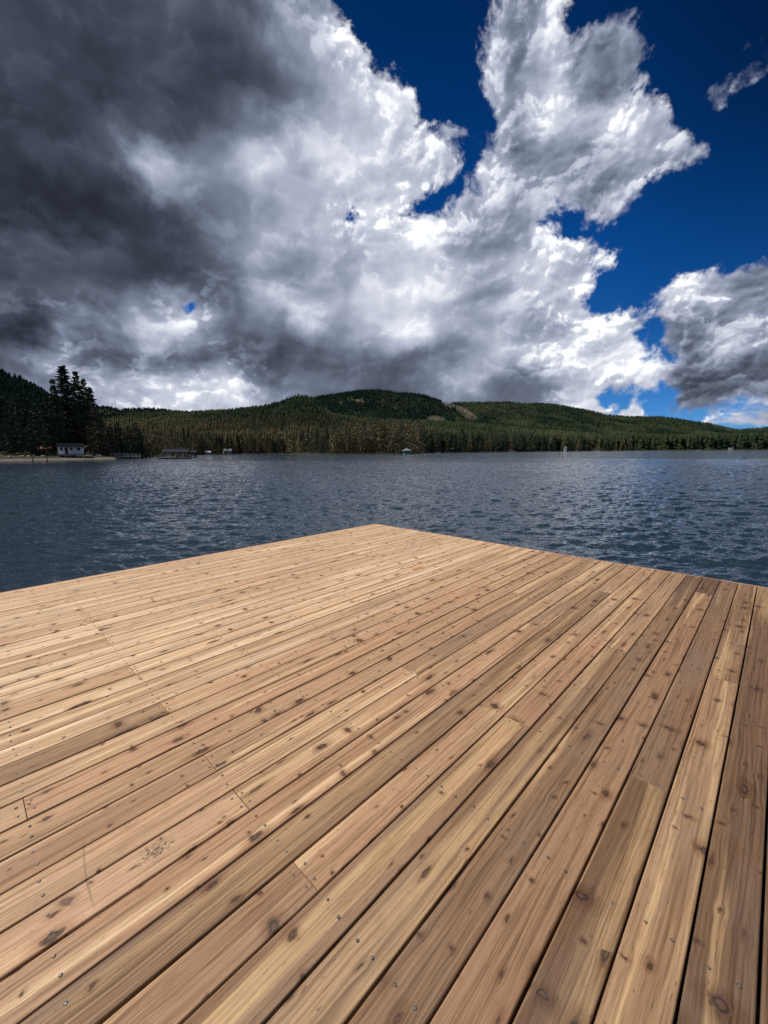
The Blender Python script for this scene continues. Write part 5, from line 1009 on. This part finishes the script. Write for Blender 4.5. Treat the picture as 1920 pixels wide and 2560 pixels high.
def cabin():
    D = 133.0; k = D / FPX            # metres per pixel there
    p, rz = frame_at(178.5, 1134, D); p.z = at(178.5, 1134.2, D).z
    o = empty('white_cabin', p, rz); tag(o, 'small white cabin with a railed porch under the tallest fir', 'cabin')
    X = lambda px: (px - 178.5) * k * 0.83   # off to the side of a wide lens
    hw = 2.25; dp = 1.4
    x0, x1 = X(147), X(209)
    w = MB(); w.box((x0 + 0.2, dp, -0.6), (x1 - 0.1, dp + 4.2, hw)); w.build('wall', WHITE, o)
    f = MB(); f.box((x0 - 0.1, -0.05, -0.22), (x1 + 0.1, dp - 0.004, -0.06)); f.build('porch_floor', GREYW, o)
    fo = MB()
    for i in range(4): fo.box((x0 + 0.4 + i * (x1 - x0 - 1.0) / 3, 0.05, -1.6), (x0 + 0.6 + i * (x1 - x0 - 1.0) / 3, 0.25, -0.224))
    fo.build('porch_footings', DARKW, o)
    r = MB(); gable(r, x0, x1, -0.1, dp + 4.3, hw + 0.06, hw + 1.0, 0.22, 0.10); r.build('roof', SHINGLE, o)
    for px in (147.8, 160.2, 172.6, 206): 
        b = MB(); b.box((X(px) - 0.06, 0.0, -0.058), (X(px) + 0.06, 0.12, hw + 0.12)); b.build('porch_post', WHITE, o)
    def window(a, b_):
        fr = MB(); y = dp - 0.05
        fr.box((X(a) - 0.08, y, 0.95), (X(a), dp - 0.003, 2.02)); fr.box((X(b_), y, 0.95), (X(b_) + 0.08, dp - 0.003, 2.02))
        fr.box((X(a), y, 1.94), (X(b_), dp - 0.003, 2.02)); fr.box((X(a), y, 0.95), (X(b_), dp - 0.003, 1.03))
        wo = fr.build('window', WHITE, o)
        g = MB(); g.box((X(a), dp - 0.03, 1.03), (X(b_), dp - 0.008, 1.94)); g.build('pane', GLASS, wo)
    for a, b_ in ((153.2, 159), (176.8, 182), (193.5, 201)): window(a, b_)
    d = MB(); d.box((X(164), dp - 0.06, 0.0), (X(171), dp - 0.004, 2.0)); do = d.build('door', DARKW, o)
    h = MB(); h.box((X(170), dp - 0.12, 0.95), (X(170.4), dp - 0.062, 1.05)); h.build('handle', ALU, do)
    def rail(a, b_, n):
        m = MB(); m.box((X(a), 0.03, 0.86), (X(b_), 0.09, 0.94)); m.box((X(a), 0.03, 0.06), (X(b_), 0.09, 0.12))
        for i in range(n):
            u0 = X(a) + (X(b_) - X(a)) * i / n; u1 = X(a) + (X(b_) - X(a)) * (i + 1) / n
            m.bar((u0, 0.06, 0.12), (u1, 0.06, 0.86), 0.035); m.bar((u0, 0.065, 0.86), (u1, 0.065, 0.12), 0.035)
            if i: m.box((u0 - 0.03, 0.03, 0.12), (u0 + 0.03, 0.09, 0.86))
        m.build('railing', WHITE, o)
    rail(148.2, 159.8, 1); rail(173.1, 205.4, 3)
cabin()

def birch(px, py, D, pts, r, label):
    b = at(px, py, D); o = empty('birch_tree', (b.x, b.y, ground_at(b.x, b.y)), -az_of(px)); tag(o, label, 'tree')
    mb = MB(); mb.tube(pts, r, 7); mb.build('trunk', PALEBARK, o)
    m2 = MB(); a = Vector(pts[-2]); e = Vector(pts[-1])
    m2.tube([a, a + (e - a) * 0.6 + Vector((0.5, 0, 0.3)), e + Vector((0.9, 0, 0.2))], [0.06, 0.04, 0.02], 5); m2.build('branch', PALEBARK, o)
birch(207, 1137, 131, [(0, 0, -0.5), (0.0, 0, 1.0), (0.15, 0, 2.2), (0.55, 0, 3.4), (0.95, 0.1, 4.2)], [0.11, 0.10, 0.09, 0.07, 0.05], 'leaning white birch trunk at the right corner of the cabin')
birch(67, 1134, 134, [(0, 0, -0.5), (0.05, 0, 1.0), (0.0, 0, 2.0), (0.1, 0, 3.0)], [0.11, 0.10, 0.09, 0.06], 'short pale birch trunk among the dark headland trees')

def bank_plants():
    rnd = random.Random(8)
    M = [broadleaf(200 + i, 1.0, 0.85, 12, 26, k, 0.05) for i, k in enumerate(('olive', 'brown', 'olive', 'brown'))]
    for x in [8, 28, 47, 70, 90, 105, 118, 139, 152, 166, 181, 199, 216, 232, 249, 262]:
        D = lerp(SHORE, x) + 13 + rnd.uniform(-2, 4); b = at(x, 1130, D); gz = ground_at(b.x, b.y); s = rnd.uniform(0.8, 1.6)
        o = tree('shrub', rnd.choice(M), (b.x, b.y, gz - 0.1), (s * 1.3, s * 1.3, s), rnd.uniform(0, 6.28), 'low brownish shrub on the bank above the sandy beach', 'shrub', 'low shrubs along the beach bank')
    b = at(272, 1130, 150); tree('shrub', M[2], (b.x, b.y, ground_at(b.x, b.y)), 2.4, 1.0, 'taller olive shrub at the landward end of the gangway', 'shrub')
    # boulders along the bank
    RK = paint('boulder_stone', (0.20, 0.17, 0.15), 0.9, 0.35)
    for i in range(26):
        x = rnd.uniform(0, 276); D = lerp(SHORE, x) + rnd.uniform(7.5, 11); b = at(x, 1130, D); gz = ground_at(b.x, b.y)
        bm = bmesh.new(); bmesh.ops.create_icosphere(bm, subdivisions=2, radius=rnd.uniform(0.25, 0.65)); sd = rnd.uniform(0, 90)
        for v in bm.verts: v.co *= 1 + 0.35 * mnoise.noise(v.co * 1.7 + Vector((sd, 0, 0))); v.co.z *= 0.7
        me = bpy.data.meshes.new('boulder'); bm.to_mesh(me); bm.free(); me.materials.append(RK)
        o = link(bpy.data.objects.new('boulder', me)); o.location = (b.x, b.y, gz + 0.1); tag(o, 'grey boulder in the line between beach and bank', 'rock', 'boulders along the beach bank')
bank_plants()

def shed_red():
    p, rz = frame_at(112, 1117, 142); p.z = ground_at(p.x, p.y)
    o = empty('red_roofed_shed', p, rz); tag(o, 'dim shed with dark red roof under the headland trees', 'shed')
    w = MB(); w.box((-1.7, 0, -0.4), (1.7, 2.6, 1.9)); w.build('wall', DARKW, o)
    r = MB(); gable(r, -1.75, 1.75, -0.1, 2.7, 1.92, 2.7, 0.2, 0.08); r.build('roof', REDP, o)
    d = MB(); d.box((-0.4, -0.05, 0.0), (0.4, -0.003, 1.7)); d.build('door', GREYW, o)
shed_red()

def mooring(px, ytop, ybot, D, label):
    p = at(px, ybot, D); z1 = at(px, ytop, D).z
    mb = MB(); mb.tube([(0, 0, -1.5), (0, 0, z1 - 0.12), (0, 0, z1)], [0.13, 0.12, 0.10], 10)
    o = empty('mooring_post', (p.x, p.y, 0)); tag(o, label, 'post'); mb.build('pole', DARKW, o)
    c = MB(); c.tube([(0, 0, z1 + 0.002), (0, 0, z1 + 0.05)], [0.13, 0.09], 10); c.build('cap', DARKW, o)
mooring(82.5, 1140, 1151.5, 114, 'taller dark mooring post standing in front of the beach')
mooring(118, 1141.8, 1151.2, 117, 'shorter dark mooring post in front of the beach, nearer the cabin')

def gangway():
    a = at(276, 1143, 148); b = at(351, 1145.6, 152); a.z = 0.95; b.z = 0.5
    d = b - a; L = sqrt(d.x ** 2 + d.y ** 2); o = empty('metal_gangway', a, atan2(d.y, d.x)); tag(o, 'metal gangway with trussed handrails sloping to the water', 'gangway')
    sl = d.z
    f = MB(); f.prism([(0, -0.12), (L, sl - 0.12), (L, sl), (0, 0)], 0.0, 1.3); f.build('deck', GREYW, o)
    for y in (-0.05, 1.35):
        m = MB(); m.bar((0, y, 1.05), (L, y, 1.05 + sl), 0.05); m.bar((0, y, 0.06), (L, y, 0.06 + sl), 0.05)
        n = 7
        for i in range(n + 1):
            x = L * i / n; m.bar((x, y, 0.06 + sl * i / n), (x, y, 1.05 + sl * i / n), 0.035)
            if i < n: m.bar((x, y, 0.06 + sl * i / n), (L * (i + 1) / n, y, 1.05 + sl * (i + 1) / n), 0.028)
        m.build('handrail', ALU, o)
    s = MB(); s.box((-1.2, 0.1, -1.2), (-0.02, 1.2, -0.02)); s.build('abutment', GREYW, o)
gangway()

def boat_hull(L, W, H, mat, name, parent=None, sheer=0.25):
    """a pointed hull, bow at +x, open above with a deck inside"""
    mb = MB(); n = 9; rows = []
    for i in range(n):
        t = i / (n - 1); x = -L / 2 + L * t; w = W / 2 * (1.0 if t < 0.45 else max(0.02, 1 - ((t - 0.45) / 0.55) ** 2.2)) * (0.86 + 0.14 * min(1, t * 4))
        zt = H * (1 + sheer * t * t); zb = -0.18 + 0.35 * H * max(0, t - 0.7) / 0.3
        rows.append([(x, -w, zt), (x, -w * 0.82, zb + 0.30 * (zt - zb)), (x, 0, zb), (x, w * 0.82, zb + 0.30 * (zt - zb)), (x, w, zt), (x, w * 0.85, zt - 0.02), (x, w * 0.8, zt - 0.22 * H), (x, -w * 0.8, zt - 0.22 * H), (x, -w * 0.85, zt - 0.02)])
    m = len(rows[0]); n0 = 0
    for rr in rows: mb.v += rr
    for i in range(n - 1):
        for j in range(m):
            mb.f.append((i * m + j, (i + 1) * m + j, (i + 1) * m + (j + 1) % m, i * m + (j + 1) % m)); mb.mi.append(0)
    mb.f.append(tuple(range(m))); mb.f.append(tuple((n - 1) * m + k for k in reversed(range(m)))); mb.mi += [0, 0]
    return mb.build(name, mat, parent)
def motorboat(px, D, L, rz, hull, label, cabin_=True, z=0.0):
    p = at(px, 1140, D); o = empty('motor_boat' if cabin_ else 'rowing_boat', (p.x, p.y, z), -az_of(px) + rz); tag(o, label, 'boat')
    boat_hull(L, L * 0.36, L * 0.14, hull, 'hull', o)
    if cabin_:
        w = MB(); h = L * 0.14
        w.prism([(-0.02 * L, h * 0.85), (0.18 * L, h * 0.95), (0.06 * L, h * 1.9), (-0.01 * L, h * 1.9)], -L * 0.12, L * 0.12); w.build('windshield', GLASS, o)
        s = MB(); s.box((-0.30 * L, -L * 0.10, h * 0.75), (-0.12 * L, L * 0.10, h * 1.2)); s.build('seat', BRIGHT, o)
        e = MB(); e.box((-0.56 * L, -0.05 * L, 0.0), (-0.495 * L, 0.05 * L, 0.20 * L)); e.build('outboard_motor', DARKW, o)
    else:
        for q in (-0.22, 0.08):
            e = MB(); e.box((q * L, -L * 0.155, L * 0.112), ((q + 0.08) * L, L * 0.155, L * 0.126)); e.build('thwart', GREYW, o)
    return o

def open_boathouse(x0, x1, yr, ye, yb, D, depth, roof, label, nposts, wall_px=None):
    """a roof on posts over the water, seen along its long side"""
    k = D / FPX; xm = (x0 + x1) / 2; p, rz = frame_at(xm, 1140, D); p.z = 0
    o = empty('open_boathouse', p, rz - 0.10); tag(o, label, 'boathouse')
    w = (x1 - x0) * k * 0.90; zr = at(xm, yr, D + depth / 2).z; ze = at(xm, ye, D).z
    r = MB(); gable(r, -w / 2, w / 2, 0, depth, ze, zr, 0.35, 0.09); r.build('roof', roof, o)
    g = MB(); g.prism([(0.1, ze + 0.02), (depth - 0.1, ze + 0.02), (depth / 2, zr - 0.12)], 0, 0.08)
    for xx, nm in ((w / 2 - 0.02, 'gable'), (-w / 2 - 0.06, 'gable')):
        q = MB(); q.v = [(xx + y, a, b) for a, y, b in g.v]; q.f = list(g.f); q.mi = list(g.mi); q.build(nm, DARKW, o)
    for i in range(nposts):
        x = -w / 2 + 0.15 + (w - 0.3) * i / (nposts - 1)
        for y in (0.1, depth - 0.1):
            b = MB(); b.box((x - 0.09, y - 0.09, -1.5), (x + 0.09, y + 0.09, ze + (0.02 if True else 0))); b.build('post', DARKW, o)
    bm_ = MB(); bm_.box((-w / 2, 0.02, ze - 0.22), (w / 2, 0.005 + 0.17, ze - 0.02)); bm_.box((-w / 2, depth - 0.18, ze - 0.22), (w / 2, depth - 0.03, ze - 0.02)); bm_.build('eaves_beam', DARKW, o)
    f = MB(); f.box((-w / 2, depth - 1.0, 0.25), (w / 2, depth + 0.3, 0.42)); f.build('walkway', GREYW, o)
    return o
open_boathouse(409, 470, 1123.0, 1131.0, 1144, 141, 6.0, GREYROOF, 'larger open boathouse with grey gable roof on dark posts', 4)
open_boathouse(478, 490, 1126.5, 1131.5, 1142, 158, 4.5, GREYROOF, 'smaller open boathouse with grey roof, behind the larger one', 2)
motorboat(461, 142.5, 4.6, 0.1, REDP, 'red boat moored under the larger open boathouse')
motorboat(446, 145.2, 3.6, 2.9, BRIGHT, 'white boat under the larger boathouse, behind the red boat')
motorboat(484, 160.5, 4.0, 1.2, paint('pale_teal_hull', (0.35, 0.48, 0.48), 0.4), 'pale teal boat under the smaller open boathouse')
def low_dock(px0, px1, D, label, z=0.42, w=1.8):
    a, b = at(px0, 1140, D), at(px1, 1140, D); a.z = b.z = 0; d = b - a; L = d.length
    o = empty('floating_dock', a, atan2(d.y, d.x)); tag(o, label, 'dock')
    f = MB(); n = max(4, int(L / 0.6))
    for i in range(n): f.box((L * i / n + 0.01, 0, z - 0.06), (L * (i + 1) / n - 0.01, w, z))
    f.build('decking', GREYW, o)
    q = MB(); q.box((0.05, 0.03, z - 0.28), (L - 0.05, w - 0.03, z - 0.062)); q.build('frame', DARKW, o)
    for i in range(3):
        fl = MB(); x = L * (i + 0.5) / 3; fl.box((x - L * 0.12, 0.15, -0.25), (x + L * 0.12, w - 0.15, z - 0.282)); fl.build('float', DARKW, o)
    return o
low_dock(391, 476, 138.2, 'long low grey dock in front of the open boathouses')
o_ = motorboat(393, 142.5, 2.6, 3.0, BRIGHT, 'small white rowing boat beside the left end of the grey dock', False)

def house(px, D, w, dp, hw, hr, wall, roof, label, name='lake_house', nwin=2, zoff=0.0, along='x', flat=False, rz=0.0):
    b = at(px, 1130, D); gz = ground_at(b.x, b.y) + zoff
    o = empty(name, (b.x, b.y, gz), -az_of(px) + rz); tag(o, label, {'lake_house': 'house', 'boat_shed': 'shed', 'boathouse': 'boathouse'}[name])
    m = MB(); m.box((-w / 2, 0, -2.5), (w / 2, dp, hw)); 
    if along == 'y' and not flat: m.prism([(-w / 2 + 0.01, hw), (w / 2 - 0.01, hw), (0, hw + hr - 0.1)], 0.0, dp)
    m.build('wall', wall, o)
    r = MB()
    if flat: r.prism([(-w / 2 - 0.3, hw + 0.05), (w / 2 + 0.3, hw + 0.05), (w / 2 + 0.3, hw + 0.05 + hr), (-w / 2 - 0.3, hw + 0.05 + hr)], -0.5, dp + 0.3)
    else: gable(r, -w / 2, w / 2, 0, dp, hw + 0.03, hw + hr, 0.4, 0.14, along=along)
    r.build('roof', roof, o)
    for i in range(nwin):
        x = -w / 2 + w * (i + 0.7) / (nwin + 0.4); q = MB(); s = min(0.7, w / (nwin * 3.2))
        q.box((x - s, -0.06, hw * 0.40), (x + s, -0.003, hw * 0.82)); wo = q.build('window', WHITE, o)
        g = MB(); g.box((x - s + 0.1, -0.09, hw * 0.40 + 0.1), (x + s - 0.1, -0.062, hw * 0.82 - 0.1)); g.build('pane', GLASS, wo)
    d = MB(); d.box((w / 2 - 1.1, -0.05, 0.0), (w / 2 - 0.35, -0.003, min(2.0, hw * 0.85))); d.build('door', DARKW, o)
    return o
house(519.5, 432, 5.2, 5, 2.4, 1.5, GREYW, PALEROOF, 'small grey boathouse with pale white roof at the waterline', 'boathouse')
house(570, 466, 8.4, 6, 3.0, 2.2, GREYW, PALEROOF, 'low pitched-roof lake house among the trees, grey walls', nwin=3, rz=0.3)
house(609.5, 471, 4.2, 3, 1.0, 0.4, GREYW, BRIGHT, 'low white-topped boat shed on the waterline, near the pitched-roof house', 'boat_shed', nwin=1, zoff=-0.4, flat=True)
house(671, 545, 7.5, 6, 5.6, 1.2, GREYW, PALEROOF, 'two-storey hillside house showing pale roof edges above the trees', nwin=3, flat=True, zoff=3.2)
house(711, 560, 9.5, 6, 3.8, 0.8, TAN, PALEROOF, 'half-hidden tan house with thin pale roof, uphill from the waterline', nwin=3, flat=True, zoff=3.5)
house(1127, 480, 7.6, 4, 3.4, 0.7, DARKW, BRIGHT, 'dark boat shed with flat white roof at the shore', 'boat_shed', nwin=1, flat=True, zoff=0.0)
house(1278.5, 545, 8.0, 4, 1.9, 0.6, DARKW, paint('pale_green_roof', (0.38, 0.46, 0.42), 0.6), 'low boat shed with pale green roof at the shore', 'boat_shed', nwin=1, flat=True, zoff=0.0)
house(1412.5, 625, 4.0, 5, 7.4, 1.6, BRIGHT, GREYROOF, 'tall narrow white lake house standing in the far forest', nwin=1, along='y')
house(1443, 640, 4.5, 5, 3.6, 1.2, TAN, GREYROOF, 'small tan cottage right of the tall white house', nwin=1)
house(1490, 652, 13, 6, 2.6, 1.2, TAN, GREYROOF, 'long low tan house on the far shore', nwin=4)
house(1825.5, 628, 6.0, 5, 1.7, 0.6, BRIGHT, BRIGHT, 'low white boat shed on the far right shore', 'boat_shed', nwin=1, flat=True)

def teal_boathouse():
    D = 297; b = at(1017, 1130, D); o = empty('teal_boathouse', (b.x, b.y, max(0.25, ground_at(b.x, b.y))), -az_of(1017)); tag(o, 'eight-sided teal boathouse with pale pointed roof on the wooded point', 'boathouse')
    n = 8; r = 3.1; h = 2.1
    ring = lambda rr, z: [(rr * cos(2 * pi * (i + 0.5) / n), rr * sin(2 * pi * (i + 0.5) / n), z) for i in range(n)]
    w = MB(); a, c = ring(r, -1.0), ring(r, h)
    for i in range(n): w.face([a[i], a[(i + 1) % n], c[(i + 1) % n], c[i]])
    w.face(list(reversed(a))); w.face(c); w.build('wall', TEAL, o)
    q = MB(); e = ring(r + 0.95, h - 0.05); e2 = ring(r + 0.95, h + 0.05); m_ = ring(1.1, h + 1.25); top = (0, 0, h + 2.1)
    for i in range(n):
        j = (i + 1) % n; q.face([e[i], e[j], e2[j], e2[i]]); q.face([e2[i], e2[j], m_[j], m_[i]]); q.face([m_[i], m_[j], top])
    q.face(list(reversed(e))); q.build('roof', paint('pale_green_shingle', (0.15, 0.17, 0.155), 0.9, 0.2, 3.0, 0.05), o)
    fi = MB(); fi.tube([(0, 0, h + 2.05), (0, 0, h + 2.7)], [0.07, 0.03], 6); fi.build('finial', GREYW, o)
    for i in range(n):
        an = 2 * pi * i / n; rr = r * cos(pi / n); x, y = rr * cos(an), rr * sin(an); t = Vector((-sin(an), cos(an), 0)); nv = Vector((cos(an), sin(an), 0))
        c0 = Vector((x, y, 0.55)); f = MB()
        def slab(p, hw_, z0, z1, d0, d1, mb):
            pts = [p + t * s * hw_ + nv * d for s, d in ((-1, d0), (1, d0), (1, d1), (-1, d1))]
            n0 = len(mb.v); mb.v += [(v.x, v.y, z0) for v in pts] + [(v.x, v.y, z1) for v in pts]
            for fc in ((3, 2, 1, 0), (4, 5, 6, 7), (0, 1, 5, 4), (1, 2, 6, 5), (2, 3, 7, 6), (3, 0, 4, 7)): mb.f.append(tuple(n0 + k for k in fc)); mb.mi.append(0)
        slab(c0, 0.75, 0.7, 1.75, 0.003, 0.05, f); wo = f.build('window', WHITE, o)
        g = MB(); slab(c0, 0.66, 0.78, 1.67, 0.052, 0.07, g); g.build('pane', GLASS, wo)
teal_boathouse()

low_dock(1086, 1101, 430, 'short dock with a moored white boat, right of the wooded point')
motorboat(1095.5, 427, 5.2, 0.2, BRIGHT, 'white motor boat at the short dock right of the wooded point')
low_dock(1413, 1426, 612, 'short dock below the tall narrow white house')
motorboat(707.5, 492, 3.4, 0.3, BRIGHT, 'white boat pulled to shore below the tan house')
motorboat(747, 372, 2.6, 2.8, BRIGHT, 'white boat on the bay shore just left of the wooded point', False)
motorboat(676, 478, 4.6, 0.1, paint('grey_hull', (0.45, 0.45, 0.46), 0.4), 'grey-white boat at the shore below the hillside house')
motorboat(1073, 420, 2.2, 0.6, BRIGHT, 'tiny white dinghy just left of the short dock', False)
motorboat(1290, 548, 2.6, 0.2, BRIGHT, 'small white boat beside the pale green shed', False)
motorboat(1744.5, 612, 3.4, 0.1, BRIGHT, 'white motor boat off the far right shore')
motorboat(1655.5, 630, 2.0, 1.3, BRIGHT, 'tiny white boat in front of the right-hand hills', False)
motorboat(1856, 606, 2.4, 0.4, BRIGHT, 'small white boat right of the white shed', False)
def marker(px, D, h, label):
    p = at(px, 1130, D); o = empty('channel_marker', (p.x, p.y, 0)); tag(o, label, 'marker post')
    a = MB(); a.tube([(0, 0, -1.5), (0, 0, h)], [0.22, 0.2], 8); a.build('pole', BRIGHT, o)
    b = MB(); b.box((-0.35, -0.06, h + 0.002), (0.35, 0.06, h + 0.5)); b.build('panel', BRIGHT, o)
marker(1259, 560, 0.9, 'white marker post at the waterline left of the pale green shed')

def duck(px, py, D, rz, label):
    p = at(px, py, D); o = empty('duck', (p.x, p.y, 0.0), rz); tag(o, label, 'bird', 'ducks swimming on the lake')
    b = MB(); b.tube([(-0.30, 0, 0.13), (-0.24, 0, 0.09), (-0.1, 0, 0.05), (0.08, 0, 0.05), (0.2, 0, 0.08), (0.24, 0, 0.2), (0.25, 0, 0.30), (0.28, 0, 0.36), (0.34, 0, 0.36), (0.37, 0, 0.34)],
                    [0.01, 0.06, 0.12, 0.13, 0.09, 0.05, 0.045, 0.06, 0.05, 0.012], 10); b.build('body', FEATHER, o, True)
    k = MB(); k.tube([(0.366, 0, 0.338), (0.44, 0, 0.32)], [0.02, 0.008], 6); k.build('bill', TAN, o)
duck(550, 1146.6, 122, 0.2, 'dark duck on the water just right of the open boathouses')
duck(598.7, 1144.3, 148, 2.9, 'dark duck on the water, middle of the three in line')
duck(628.5, 1142.8, 158, 0.4, 'dark duck on the water, farthest right of the three in line')
duck(1862, 1147.8, 84, 3.0, 'lone dark duck near the right side of the lake')
